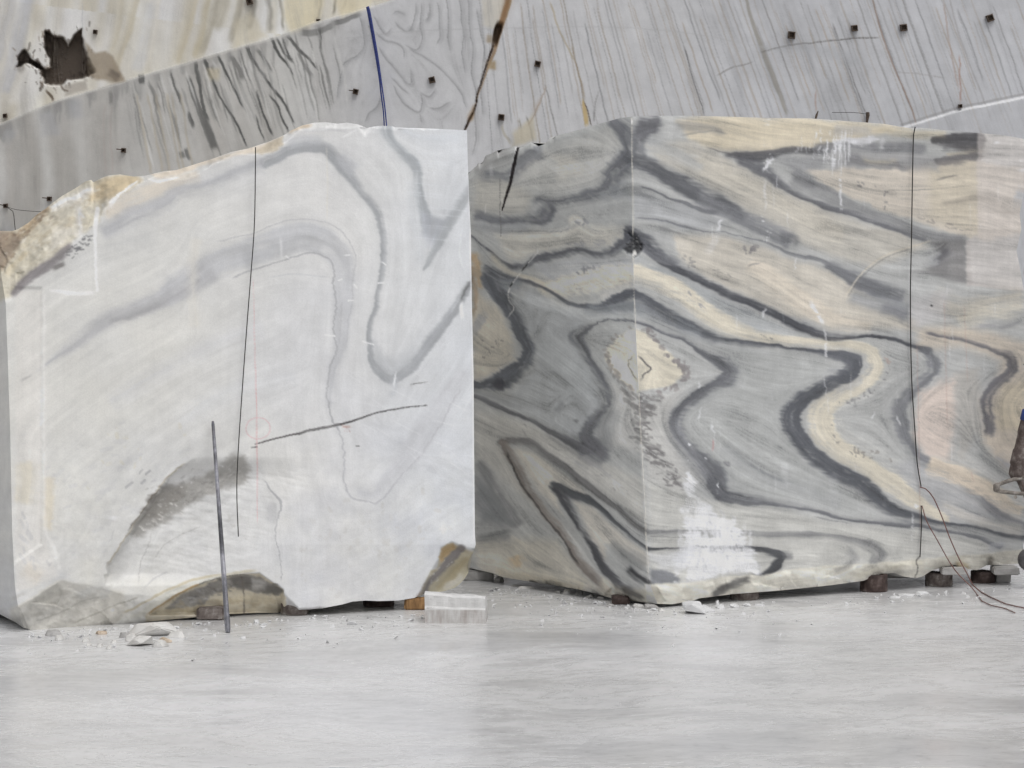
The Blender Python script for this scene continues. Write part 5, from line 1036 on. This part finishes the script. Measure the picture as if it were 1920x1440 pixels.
def rocky(bm, w_, d_, h_, seed, flat=.8, sub=2, amp=.28):
    """an angular broken stone sitting on z=0"""
    r = random.Random(seed)
    t = bmesh.new(); pts = []
    for k in range(20):
        a = r.uniform(0, 6.283); q = r.uniform(.55, 1.0); z = r.choice([0, 0, r.uniform(.5, 1), r.uniform(.2, 1)])
        k_ = 1 - .35 * z; pts.append(t.verts.new((math.cos(a) * q * w_ / 2 * k_, math.sin(a) * q * d_ / 2 * k_, z * h_)))
    bmesh.ops.convex_hull(t, input=pts)
    for v in [v for v in t.verts if not v.link_faces]: t.verts.remove(v)
    bmesh.ops.bevel(t, geom=t.edges[:], offset=min(w_, h_) * .06, segments=1, affect='EDGES')
    bmesh.ops.triangulate(t, faces=t.faces[:])
    if sub: bmesh.ops.subdivide_edges(t, edges=t.edges[:], cuts=1, use_grid_fill=True)
    for v in t.verts:
        if v.co.z > .004: v.co += Vector((r.uniform(-1, 1), r.uniform(-1, 1), r.uniform(-1, .6))) * min(w_, d_, h_) * .035
        v.co.z = max(0.0, v.co.z)
    me = bpy.data.meshes.new('t'); t.to_mesh(me); t.free(); bm.from_mesh(me); bpy.data.meshes.remove(me)
    return bm
M_STEEL = simple_mat('drill_steel', [(0.32, (0.06, 0.06, 0.07)), (0.45, (0.16, 0.16, 0.18)), (0.58, (0.34, 0.34, 0.38)), (0.72, (0.55, 0.55, 0.58))], 7, .5, .3, .3, .003, (1, 1, .9))
M_WIRE = simple_mat('black_wire', [(0.3, (0.012, 0.012, 0.012)), (0.7, (0.05, 0.045, 0.04))], 60, .55, .3)
M_RED = simple_mat('copper_wire', [(0.3, (0.10, 0.045, 0.04)), (0.7, (0.26, 0.14, 0.12))], 50, .55, .2)
M_BLUE = simple_mat('blue_rope', [(0.3, (0.02, 0.03, 0.13)), (0.7, (0.06, 0.085, 0.32))], 80, .75, 0, .6, .01)
M_RUST = simple_mat('rusty_support', [(0.30, (0.02, 0.012, 0.011)), (0.47, (0.06, 0.038, 0.033)), (0.62, (0.15, 0.115, 0.105)), (0.78, (0.4, 0.38, 0.36))], 16, .75, 0, .7, .01)
M_DUST = simple_mat('dusty_support', [(0.30, (0.06, 0.04, 0.036)), (0.5, (0.20, 0.17, 0.155)), (0.7, (0.46, 0.44, 0.42))], 18, .8, 0, .6, .01)
M_WOOD = simple_mat('wet_wood', [(0.3, (0.12, 0.06, 0.02)), (0.7, (0.42, 0.24, 0.10))], 12, .7, 0, .5, .006, (6, 1, 1))
M_CHIP = simple_mat('marble_chip', [(0.3, (0.55, 0.53, 0.50)), (0.6, (0.72, 0.71, 0.69))], 9, .65, 0, .5, .008)
M_TAN = simple_mat('tan_chip', [(0.3, (0.40, 0.30, 0.20)), (0.6, (0.60, 0.50, 0.40))], 14, .7, 0, .5, .008)
M_SLUSH = simple_mat('stone_slurry', [(0.3, (0.62, 0.62, 0.625)), (0.7, (0.76, 0.76, 0.765))], 14, .5, 0, .6, .012)
M_GREY = simple_mat('grey_chip', [(0.3, (0.30, 0.29, 0.28)), (0.6, (0.48, 0.47, 0.46))], 14, .7, 0, .5, .008)
M_BOLT = simple_mat('rusty_iron', [(0.3, (0.045, 0.035, 0.028)), (0.55, (0.11, 0.08, 0.06)), (0.78, (0.22, 0.16, 0.12))], 60, .8, .2, .6, .004)
M_MUD = simple_mat('muddy_iron', [(0.3, (0.05, 0.036, 0.032)), (0.5, (0.115, 0.088, 0.08)), (0.68, (0.28, 0.25, 0.23)), (0.8, (0.5, 0.47, 0.44))], 20, .75, .1, .7, .01)
M_PALE = simple_mat('dusty_iron', [(0.3, (0.10, 0.085, 0.075)), (0.55, (0.26, 0.235, 0.21)), (0.75, (0.48, 0.46, 0.43))], 26, .75, .1, .7, .008)
M_BLUEP = simple_mat('blue_paint', [(0.3, (0.015, 0.035, 0.16)), (0.7, (0.03, 0.07, 0.30))], 30, .5)
M_RUBBER = simple_mat('dusty_rubber', [(0.3, (0.03, 0.028, 0.03)), (0.7, (0.16, 0.15, 0.155))], 20, .8)

# leaning drill steel
foot = at(427.5, 1186, 12000 / 736.5); topp = at(399, 790, face_D(399, 'L') - .02)
e = empty('steel_rod', foot); tag(e, 'thin steel drill rod leaning against the white block, foot on the floor', 'rod')
pts = [foot.lerp(topp, t) for t in (0, .02, .3, .6, .92, .925, .985, 1)]
obj('shaft', tube(bmesh.new(), pts[:5], [.012, .0145, .0125, .0105, .009], 8), M_STEEL, e)
obj('shank', tube(bmesh.new(), pts[4:], [.009, .0085, .0085, .006], 8), M_STEEL, e)

# saw wire hanging on the white block
def wire(pts_px, which, rad, off=.014):
    return curve3([at(x, y, face_D(x, which) - off) for x, y in pts_px], .04)
e = tag(obj('hanging_wire', tube(bmesh.new(), wire([(479, 276), (479, 300), (477, 420), (470, 520), (463, 610), (455, 720), (447, 840), (444, 920), (447, 1006)], 'L', .0035), .003, 6), M_WIRE), 'thin black wire hanging straight down the face of the white block', 'wire')
# wires on the banded block
e = empty('saw_wire', at(1714, 243, face_D(1714, 'R') - .02)); tag(e, 'long wire down the banded block, black above and reddish where it curls to floor', 'wire')
obj('upper_length', tube(bmesh.new(), wire([(1716, 238), (1713, 252), (1711, 330), (1709, 450), (1707, 560), (1709, 700), (1715, 800), (1720, 870), (1727, 912)], 'R', .004), .0036, 6), M_WIRE, e)
def g3(l): return curve3([at(x, y, D) if D else ground(x, y) + Vector((0, 0, .006)) for x, y, D in l], .03)
fR = lambda x: face_D(x, 'R')
obj('lower_length', tube(bmesh.new(), g3([(1724.6, 913, fR(1725) - .014), (1735, 916, fR(1735) - .04), (1750, 933, fR(1750) - .09), (1766, 969, fR(1766) - .15), (1781, 1009, fR(1781) - .2), (1799, 1049, 18.15), (1814, 1077, 18.12), (1825, 1098, 18.14), (1838, 1111, 0), (1858, 1122, 0), (1885, 1134, 0), (1925, 1143, 0)]), .0036, 6), M_RED, e)
e = empty('loose_wire', at(1727, 950, fR(1727) - .02)); tag(e, 'short wire from the drilled hole in the banded block, trailing reddish along the floor', 'wire')
obj('upper_length', tube(bmesh.new(), wire([(1727, 948), (1728, 975), (1727, 1005), (1725, 1044)], 'R', .003), .0034, 6), M_WIRE, e)
obj('lower_length', tube(bmesh.new(), g3([(1728.6, 948, fR(1728) - .02), (1738, 978, fR(1738) - .06), (1757, 1012, fR(1757) - .12), (1781, 1055, fR(1781) - .17), (1799, 1079, 18.13), (1820, 1099, 18.1), (1831, 1115, 0), (1841, 1129, 0), (1858, 1137, 0), (1885, 1143, 0), (1903, 1151, 0)]), .0032, 6), M_RED, e)

# supports under the blocks
def drum(px0, px1, yt, yb, mat, name, label, group, squash=1.0, seed=1, slab=False):
    cx = (px0 + px1) / 2; g = ground(cx, yb); D = g.y; w_ = (px1 - px0) * D / F; h_ = (yb - yt) * D / F
    r = random.Random(seed); bm = bmesh.new()
    if slab:
        res = bmesh.ops.create_cube(bm, size=1); bmesh.ops.scale(bm, vec=(w_, w_ * squash, h_), verts=bm.verts)
        bmesh.ops.bevel(bm, geom=bm.edges[:], offset=h_ * .12, segments=2, affect='EDGES')
        bmesh.ops.translate(bm, vec=(0, w_ * squash / 2, h_ / 2), verts=bm.verts)
        for v in bm.verts: v.co += Vector((r.uniform(-1, 1), r.uniform(-1, 1), r.uniform(-1, 1) if v.co.z > h_ * .3 else 0)) * .003
    else:
        n = 26; prof = [(0, 0), (.96, 0), (1, .07), (1.0, .35), (.985, .6), (1.0, .92), (.95, 1.0), (0, 1.0)]; rings = []
        for rr_, z in prof:
            if rr_ == 0: rings.append([bm.verts.new((0, w_ / 2, z * h_))]); continue
            rings.append([bm.verts.new((w_ / 2 * rr_ * math.cos(k * 2 * math.pi / n) * (1 + .02 * math.sin(3 * k + seed)), w_ / 2 + w_ / 2 * rr_ * math.sin(k * 2 * math.pi / n), z * h_ + (r.uniform(-.003, .003) if z > .05 else 0))) for k in range(n)])
        for a, b in zip(rings, rings[1:]):
            for k in range(n):
                if len(a) == 1: bm.faces.new((a[0], b[(k + 1) % n], b[k]))
                elif len(b) == 1: bm.faces.new((a[k], a[(k + 1) % n], b[0]))
                else: bm.faces.new((a[k], a[(k + 1) % n], b[(k + 1) % n], b[k]))
    o = obj(name, bm, mat); o.location = (g.x, g.y, 0)
    tag(o, label, 'support', group); return o
GS = 'supports under the marble blocks'
drum(1373, 1428, 1107, 1130, M_DUST, 'round_support', 'round plaster-smeared support under the banded block beside white slurry', GS, seed=2).location.y += .1
drum(1619, 1671, 1082, 1115, M_RUST, 'round_support', 'tall dark rusty round support next to a pale flat packing slab', GS, seed=3).location.y += .1
o = drum(1664, 1712, 1086, 1099, M_CHIP, 'packing_stone', 'pale flat slab lying on the dark rusty support under the banded block', GS, .8, 4, True); o.location.z = .035; o.location.y += .1
drum(1742, 1795, 1079, 1104, M_DUST, 'round_support', 'squat dusty support behind the crossing red wires', GS, seed=5).location.y += .1
o = drum(1768, 1814, 1068, 1080, M_GREY, 'packing_stone', 'thin grey slab packed between squat dusty support and banded block', GS, 1.0, 6, True); o.location = (o.location.x * 18.35 / o.location.y, 18.35, .078)
drum(1828, 1874, 1076, 1098, M_RUST, 'round_support', 'blotchy brown support under the broken end of the banded block', GS, seed=7).location.y += .1
o = drum(1866, 1911, 1064, 1077, M_GREY, 'packing_stone', 'flat grey slab under the outermost end of the banded block', GS, 1.2, 8, True); o.location = (o.location.x * 18.5 / o.location.y, 18.5, .062)
o = drum(1872, 1900, 1078, 1096, M_GREY, 'packing_stone', 'small grey stone carrying the outermost flat slab', GS, .9, 18, True); o.location.y += .08
drum(1148, 1180, 1118, 1134, M_RUST, 'wood_chock', 'crushed brown wooden chock under the corner of the banded block', GS, 1.2, 9, True)
drum(676, 736, 1120, 1147, M_RUST, 'round_support', 'brown round support under the white block near the orange wood', GS, seed=10).location.y += .2
drum(519, 572, 1140, 1163, M_DUST, 'round_support', 'pinkish dusty support under the white block beyond the lens-shaped scar', GS, seed=11).location.y += .2
drum(362, 413, 1148, 1172, M_DUST, 'flat_support', 'low flat support under the white block just beside the leaning rod', GS, .9, 12, True).location.y += .2
drum(758, 806, 1122, 1144, M_WOOD, 'wood_chock', 'orange wooden chock half hidden behind the small sawn offcut', GS, .6, 13, True)
o = drum(866, 926, 1070, 1089, M_GREY, 'packing_stone', 'flat grey slab in the gap between the two big blocks', GS, .9, 14, True)

# small sawn offcut
def offcut():
    g = ground(854, 1169); D = g.y; k = D / F; w_, d_ = 114 * k, .24
    bm = bmesh.new(); nx, nz, ny = 26, 14, 12; r = random.Random(5)
    def hgt(u, v): return (57 - 8 * u) * k + .002 * math.sin(9 * u + 2 * v) + .0015 * math.sin(23 * u + 5 * v) - .02 * v * v
    def pt(u, v, t): 
        h_ = hgt(u, v); z = t * h_; x = (u - .5) * w_ - .004 * t; y = v * d_
        if v == 0: y += .006 * (t > .55) + .0015 * math.sin(31 * u + 3 * t) * (t > .55) + (.012 if t == 1 else 0)
        return bm.verts.new((x, y, z))
    def sheet(fn, a, b, flip):
        G = [[fn(i / a, j / b) for i in range(a + 1)] for j in range(b + 1)]
        for j in range(b):
            for i in range(a):
                q = (G[j][i], G[j][i + 1], G[j + 1][i + 1], G[j + 1][i]); bm.faces.new(q[::-1] if flip else q)
    sheet(lambda i, j: pt(i, 0, j), nx, nz, False); sheet(lambda i, j: pt(i, 1, j), nx, nz, True); sheet(lambda i, j: pt(i, j, 1), nx, ny, False)
    sheet(lambda i, j: pt(0, i, j), ny, nz, True); sheet(lambda i, j: pt(1, i, j), ny, nz, False); sheet(lambda i, j: pt(i, j, 0), nx, ny, True)
    bmesh.ops.remove_doubles(bm, verts=bm.verts, dist=.0015)
    m, t, b = nodes('offcut_marble'); v = coords(t); vs = coords(t, (14, 14, 2.6)); vh = coords(t, (5, 5, 26))
    base = ramp(t, noise(t, v, 16, 6, .65), [(0.3, (0.60, 0.595, 0.585)), (0.65, (0.76, 0.755, 0.75))])
    sp = nd(t, 'ShaderNodeSeparateXYZ'); t.links.new(v, sp.inputs[0])
    low = ramp(t, sp.outputs['Z'], [(0.068, 1.0), (0.074, 0.0)]); runs = ramp(t, noise(t, vs, 2.2, 5, .6), [(0.42, (0.88, 0.87, 0.86)), (0.66, (0.60, 0.55, 0.53))])
    crk = ramp(t, noise(t, vh, 2.0, 6, .7), [(0.60, (1, 1, 1)), (0.68, (0.35, 0.33, 0.31))])
    c = mix(t, mix(t, base, crk, 1.0, 'MULTIPLY'), mix(t, base, runs, 1.0, 'MULTIPLY'), low); t.links.new(c, b.inputs['Base Color'])
    b.inputs['Roughness'].default_value = .6; bump(t, b, noise(t, vh, 2.0, 6, .7), .5, .006)
    o = obj('marble_offcut', bm, m); o.location = (g.x, g.y, 0.0); o.rotation_euler.z = math.radians(-2)
    tag(o, 'small rectangular sawn marble offcut lying in front of the gap', 'stone block'); return o
offcut()

# broken flakes and slurry on the floor
def flake(px, py, wpx, hpx, dm, mat, name, label, group, seed, rot=0, cat='stone chip'):
    g = ground(px, py); k = g.y / F
    o = obj(name, rocky(bmesh.new(), wpx * k, dm, hpx * k, seed), mat); o.location = (g.x, g.y + dm * .3, 0); o.rotation_euler.z = rot
    tag(o, label, cat, group); return o
GF = 'stone chips fallen along the white block'
flake(288, 1194, 122, 27, .30, M_CHIP, 'marble_flake', 'wide white marble flake lying in front of the white block', GF, 3, .1)
flake(266, 1212, 74, 20, .2, M_CHIP, 'marble_flake', 'ragged white flake leaning on the wide flake', GF, 8, .5)
flake(296, 1214, 44, 14, .12, M_CHIP, 'marble_flake', 'small white flake with brown underside beside ragged flake', GF, 9, -.4)
flake(99, 1193, 36, 16, .10, M_GREY, 'marble_stone', 'rounded grey stone at the broken foot of the white block', GF, 11)
flake(110, 1201, 20, 13, .06, M_CHIP, 'marble_chip', 'pale chip right in front of the rounded grey stone', GF, 13)
flake(190, 1190, 32, 7, .07, M_TAN, 'tan_chip', 'thin tan chip between the rounded stone and the wide flake', GF, 14)
for i, (x, y, w_, h_) in enumerate([(160, 1204, 20, 9), (166, 1212, 14, 7), (186, 1214, 16, 8), (204, 1218, 14, 9), (214, 1206, 18, 6)]):
    flake(x, y, w_, h_, .05, M_CHIP, 'marble_crumb', 'little white crumb among those beside the wide white flake', 'little white crumbs beside the wide flake', 20 + i)
for i, (x, y, w_, h_) in enumerate([(660, 1172, 24, 7), (622, 1176, 16, 5), (770, 1165, 18, 6), (480, 1168, 14, 6), (495, 1172, 20, 4), (590, 1158, 8, 5)]):
    flake(x, y, w_, h_, .06, M_SLUSH, 'slurry_crumb', 'white slurry crumb on wet floor between leaning rod and offcut', 'white slurry crumbs on the floor between rod and offcut', 40 + i, cat='slurry')
flake(1298, 1152, 70, 22, .22, M_SLUSH, 'slurry_heap', 'white slurry heap at the foot of the banded block corner', 'white slurry heaps', 61, cat='slurry')
flake(1322, 1148, 44, 12, .14, M_SLUSH, 'slurry_heap', 'low white slurry lump joined to the larger heap', 'white slurry heaps', 62, cat='slurry')
for i, (x, y, w_, h_) in enumerate([(1352, 1141, 26, 8), (1376, 1139, 30, 7), (1400, 1137, 22, 5), (1425, 1136, 26, 4), (1345, 1134, 10, 9)]):
    flake(x, y, w_, h_, .08, M_SLUSH, 'slurry_lump', 'low white slurry lump by the plaster-smeared round support', 'white slurry lumps by the plaster-smeared support', 70 + i, cat='slurry')
for i, (x, y, w_, h_) in enumerate([(1062, 1114, 20, 9), (1086, 1116, 18, 10), (1106, 1121, 22, 6), (1128, 1124, 22, 6), (1196, 1140, 30, 8), (1220, 1142, 40, 10), (1240, 1147, 16, 6), (936, 1092, 22, 12), (1046, 1112, 14, 5), (1145, 1138, 20, 5)]):
    flake(x, y, w_, h_, .08, M_GREY if i % 2 else M_CHIP, 'stone_crumb', 'stone crumb in the row along the shaded side of the banded block', 'stone crumbs along the shaded side of the banded block', 80 + i)
flake(985, 1104, 42, 5, .05, M_CHIP, 'stone_splinter', 'long thin pale splinter beside the shaded side of the banded block', None, 97, -.25)
flake(972, 1100, 34, 4, .04, M_GREY, 'stone_splinter', 'short grey splinter behind the long pale splinter', None, 98, -.2)
for i, (x, y, w_, h_) in enumerate([(1700, 1118, 50, 4), (1730, 1113, 36, 4), (1680, 1121, 30, 3), (1808, 1114, 12, 3), (1816, 1120, 10, 3)]):
    flake(x, y, w_, h_, .09, M_SLUSH, 'slurry_patch', 'thin white slurry patch in front of the rusty supports', 'thin slurry patches in front of the rusty supports', 110 + i, cat='slurry')

# iron bolts in the quarry wall
def bolt(px, py, size, pin, label, rot=0.0, back=0.0):
    D = YW + back; p = at(px, py, D - .004); s_ = size * random.Random(int(px) + 3).uniform(.78, .98) * D / F / 2
    e = empty('iron_bolt', p); tag(e, label, 'bolt', 'square iron bolts set in the quarry wall')
    bm = bmesh.new(); ca, sa = math.cos(rot), math.sin(rot)
    rr = random.Random(int(px))
    prof = [(1.0, .02), (1.0, -.028), (.82, -.036), (.68, -.036), (.6, -.012), (0.0, -.010)]; rings = []
    for q, y in prof:
        ring = []
        for k in range(16):
            a = (k + .0) * math.pi / 8; m_ = max(abs(math.cos(a)), abs(math.sin(a))); f_ = q * s_ / m_ * rr.uniform(.97, 1.03)
            x, z = math.cos(a) * f_, math.sin(a) * f_; ring.append(bm.verts.new((p.x + x * ca - z * sa, p.y + y, p.z + x * sa + z * ca)))
        rings.append(ring)
    for a, b in zip(rings, rings[1:]):
        for k in range(16): bm.faces.new((a[k], a[(k + 1) % 16], b[(k + 1) % 16], b[k]))
    bmesh.ops.remove_doubles(bm, verts=bm.verts, dist=1e-5)
    obj('head', bm, M_BOLT, e)
    if pin: obj('pin', tube(bmesh.new(), [p + Vector((0, -.012, 0)), p + Vector((-.022, -.04, .006)), p + Vector((-.045, -.05, .008))], .004, 6), M_BOLT, e)
    return e
B_ = [(667, 172, 11, 1, 'rusty square bolt with a pin, beside the hanging blue rope'), (810, 150, 12, 0, 'square bolt among the fine curled veins left of the brown crack'),
      (1008, 120, 13, 0, 'square bolt standing alone on the pale wall beyond the brown crack'), (940, 220, 13, 0, 'square bolt just above the tan stain between the two blocks'),
      (1484, 66, 14, 0, 'square bolt right above the thin horizontal crack, beside the grey streak'), (1602, 53, 14, 0, 'square bolt above the thin horizontal crack, next to the reddish joint'),
      (1694, 52, 14, 0, 'square bolt beyond the reddish joint, level with the crack bolts'), (1856, 34, 14, 0, 'square bolt turned on its corner, high on the grey wall'),
      (232, 282, 10, 1, 'rusty bolt with a pin above the tan top of the white block'), (93, 373, 10, 1, 'rusty bolt with a pin touching the tan edge of the white block'),
      (11, 386, 10, 1, 'rusty bolt with a pin from which thin wires hang'), (10, 217, 9, 0, 'small bolt at the bench edge below the brown hollow'),
      (179, 60, 9, 0, 'small bolt beside the brown hollow on the upper bench'), (597, 40, 8, 0, 'small brown bolt on the yellow edge of the upper bench'), (468, 3, 12, 0, 'rusty bolt high in the brown streaks of upper bench'), (1800, 199, 8, 0, 'small rusty bolt on the pale sawn ridge line')]
for x, y, sz, pin, lab in B_:
    up = y < np.interp(x, EDGE[:, 0], EDGE[:, 1])
    bolt(x, y, sz, pin, lab, rot={1856: .35, 1602: .12, 1484: -.08}.get(x, R.uniform(-.3, .3)), back=.22 if up else 0)
# rope, wires and pegs on the wall
e = empty('blue_rope', at(690, 15, YW - .05)); tag(e, 'blue rope hanging down the quarry wall, splitting in two strands', 'rope')
def wl(l, off): return curve3([at(x, y, YW - off) for x, y in l], .03)
pa = wl([(688, 13), (690, 22), (696, 55), (704, 100), (711, 145), (715, 180), (719, 210), (721, 250)], .05); obj('strand', tube(bmesh.new(), pa, [.0072 - .003 * i / len(pa) for i in range(len(pa))], 8), M_BLUE, e)
pb = wl([(690, 12), (693, 22), (699, 55), (707, 100), (713, 140), (718, 175), (722, 205), (726, 250)], .066); obj('strand', tube(bmesh.new(), pb, [.0075 - .0035 * i / len(pb) for i in range(len(pb))], 8), M_BLUE, e)
tag(obj('thin_cable', tube(bmesh.new(), wl([(1738, 238), (1780, 239), (1840, 241), (1935, 242)], .03), .003, 6), M_WIRE), 'thin dark cable strung along the foot of the grey wall ridge', 'cable')
tag(obj('thin_cable', tube(bmesh.new(), wl([(1560, 211), (1600, 211), (1626, 214)], .03), .002, 6), M_WIRE), 'short thin cable running to the dark peg on the grey wall', 'cable')
tag(obj('iron_peg', tube(bmesh.new(), [at(1627, 211, YW - .03), at(1627, 216, YW - .035), at(1626, 226, YW - .03), at(1625, 236, YW - .02)], [.013, .014, .008, .006], 8), M_BOLT), 'dark iron peg sticking up behind the banded block, with a cable', 'peg')
tag(obj('iron_peg', tube(bmesh.new(), [at(1534, 208, YW - .03), at(1531, 216, YW - .035), at(1528, 228, YW - .03)], [.003, .008, .006], 8), M_BOLT), 'small rusty peg behind the cream top of the banded block', 'peg')
tag(obj('thin_wire', tube(bmesh.new(), wl([(14, 389), (24, 396), (27, 415), (30, 445)], .05), .0028, 6), M_WIRE), 'thin wire hanging from the pinned bolt down to the white block', 'wire')
tag(obj('thin_wire', tube(bmesh.new(), wl([(14, 388), (30, 393), (60, 396), (80, 397)], .05), .002, 6), M_WIRE), 'thin level wire from the pinned bolt to the tan block edge', 'wire')

# dirty rock drill on a post by the end of the banded block (only its edge shows)
DR = 18.32; base = Vector((at(1978, 1100, DR).x, DR, 0))
e = empty('rock_drill', base); tag(e, 'mud-caked rock drill with blue top, standing by the end of the banded block', 'drill')
a0, a1 = at(1906, 893, DR), at(1944, 742, DR); ax = lambda t: a0.lerp(a1, t)
body = obj('drill_body', tube(bmesh.new(), [ax(t) for t in (-.06, 0, .05, .12, .14, .3, .32, .5, .52, .68, .7)], [.02, .046, .05, .05, .056, .057, .052, .053, .057, .056, .05], 18), M_MUD, e, True)
obj('blue_band', tube(bmesh.new(), [ax(t) for t in (.66, .68, .80, .82)], [.045, .061, .061, .045], 18), M_BLUEP, body, True)
obj('head', tube(bmesh.new(), [ax(t) for t in (.82, .84, 1.1, 1.15)], [.035, .048, .05, .03], 16), M_MUD, e, True)
obj('handle', tube(bmesh.new(), curve3([at(1916, 896, DR - .03), at(1900, 899, DR - .04), at(1884, 904, DR - .05), at(1872, 909, DR - .05), at(1867, 916, DR - .05), at(1873, 921, DR - .05), at(1890, 923, DR - .04), at(1908, 925, DR - .03), at(1930, 926, DR - .02)], .01), .0115, 10), M_PALE, e, True)
obj('handle_grip', tube(bmesh.new(), [at(1867.5, 906, DR - .052), at(1868.5, 909, DR - .052), at(1868.5, 920, DR - .052), at(1867.5, 923, DR - .052)], [.012, .019, .019, .012], 10), M_PALE, e, True)
obj('bracket', tube(bmesh.new(), [at(1908, 890, DR), at(1918, 912, DR), at(1925, 932, DR)], [.02, .022, .016], 8), M_MUD, e)
obj('clamp_bolt', tube(bmesh.new(), [at(1904, 932, DR - .06), at(1904, 932, DR + .02)], .011, 8), M_PALE, e)
obj('post', tube(bmesh.new(), [base, base + Vector((0, 0, 1.9))], .045, 14), M_MUD, e, True)
obj('post_arm', tube(bmesh.new(), [ax(.35), Vector((base.x, DR, ax(.35).z + .02))], .03, 10), M_MUD, e)
bm = bmesh.new(); bmesh.ops.create_cube(bm, size=1); bmesh.ops.scale(bm, vec=(.34, .3, .06), verts=bm.verts); bmesh.ops.bevel(bm, geom=bm.edges[:], offset=.012, segments=2, affect='EDGES'); bmesh.ops.translate(bm, vec=base + Vector((.05, 0, .03)), verts=bm.verts); obj('base_plate', bm, M_MUD, e)
wc = at(1931, 1050, DR); wc.y = DR
wheel = obj('wheel', tube(bmesh.new(), [wc + Vector((0, y, 0)) for y in (-.04, -.032, .032, .04)], [.05, .066, .066, .05], 20), M_RUBBER, e, True)
obj('hub', tube(bmesh.new(), [wc + Vector((0, y, 0)) for y in (-.05, -.044, .044, .05)], [.012, .026, .026, .012], 12), M_PALE, wheel, True)
obj('axle', tube(bmesh.new(), [wc, Vector((base.x, DR, .06))], .018, 8), M_MUD, e)
tag(obj('air_hose', tube(bmesh.new(), curve3([ax(1.12), at(1945, 700, DR), at(1924, 683, DR), at(1935, 668, DR), at(1975, 680, DR), at(2010, 800, DR), Vector((base.x + .3, DR, .5)), Vector((base.x + .5, DR + .1, .03)), Vector((base.x + 1.5, DR + .3, .02))], .04), .017, 8), simple_mat('green_hose', [(0.3, (0.02, 0.035, 0.03)), (0.7, (0.05, 0.07, 0.06))], 30, .6)), 'dark green air hose looping from the top of the rock drill', 'hose')

# crushed stone grit on the floor along the foot of both blocks
def grit():
    bm = bmesh.new(); r = random.Random(77)
    lines = [((44, 1190), (430, 1168), 150), ((430, 1168), (900, 1150), 110), ((900, 1100), (1235, 1148), 190), ((1235, 1148), (1915, 1100), 120)]
    for a, b, n in lines:
        for k in range(n):
            t = r.random(); x = a[0] + (b[0] - a[0]) * t + r.gauss(0, 10); y = a[1] + (b[1] - a[1]) * t + abs(r.gauss(0, 1)) ** 1.4 * 16 - 3
            g = ground(x, y); z = r.choice([.004, .004, .005, .006, .01]) * r.uniform(.7, 1.4)
            vs = [bm.verts.new((g.x + r.uniform(-1, 1) * z * 1.5, g.y + r.uniform(-1, 1) * z * 1.5, h * z * r.uniform(.6, 1.3))) for h in (0, 0, 0, 1, 1, .8)]
            bmesh.ops.convex_hull(bm, input=vs)
    for v in [v for v in bm.verts if not v.link_faces]: bm.verts.remove(v)
    o = obj('stone_grit', bm, M_SLUSH); tag(o, 'crushed white stone grit scattered along the foot of both blocks', 'grit', kind='stuff'); return o
grit()
for i, (x, y, w_, h_, d_, m_) in enumerate([(330, 1196, 40, 12, .12, M_CHIP), (245, 1203, 34, 14, .1, M_CHIP), (310, 1205, 30, 9, .1, M_TAN), (232, 1196, 26, 10, .08, M_GREY)]):
    flake(x, y, w_, h_, d_, m_, 'marble_flake', ['thin white flake at the tapered end of the wide flake', 'blocky white flake tucked against the wide flake', 'tan flake wedged between the white flakes', 'grey flake just behind the blocky white flake'][i], GF, 130 + i, .3 * i)
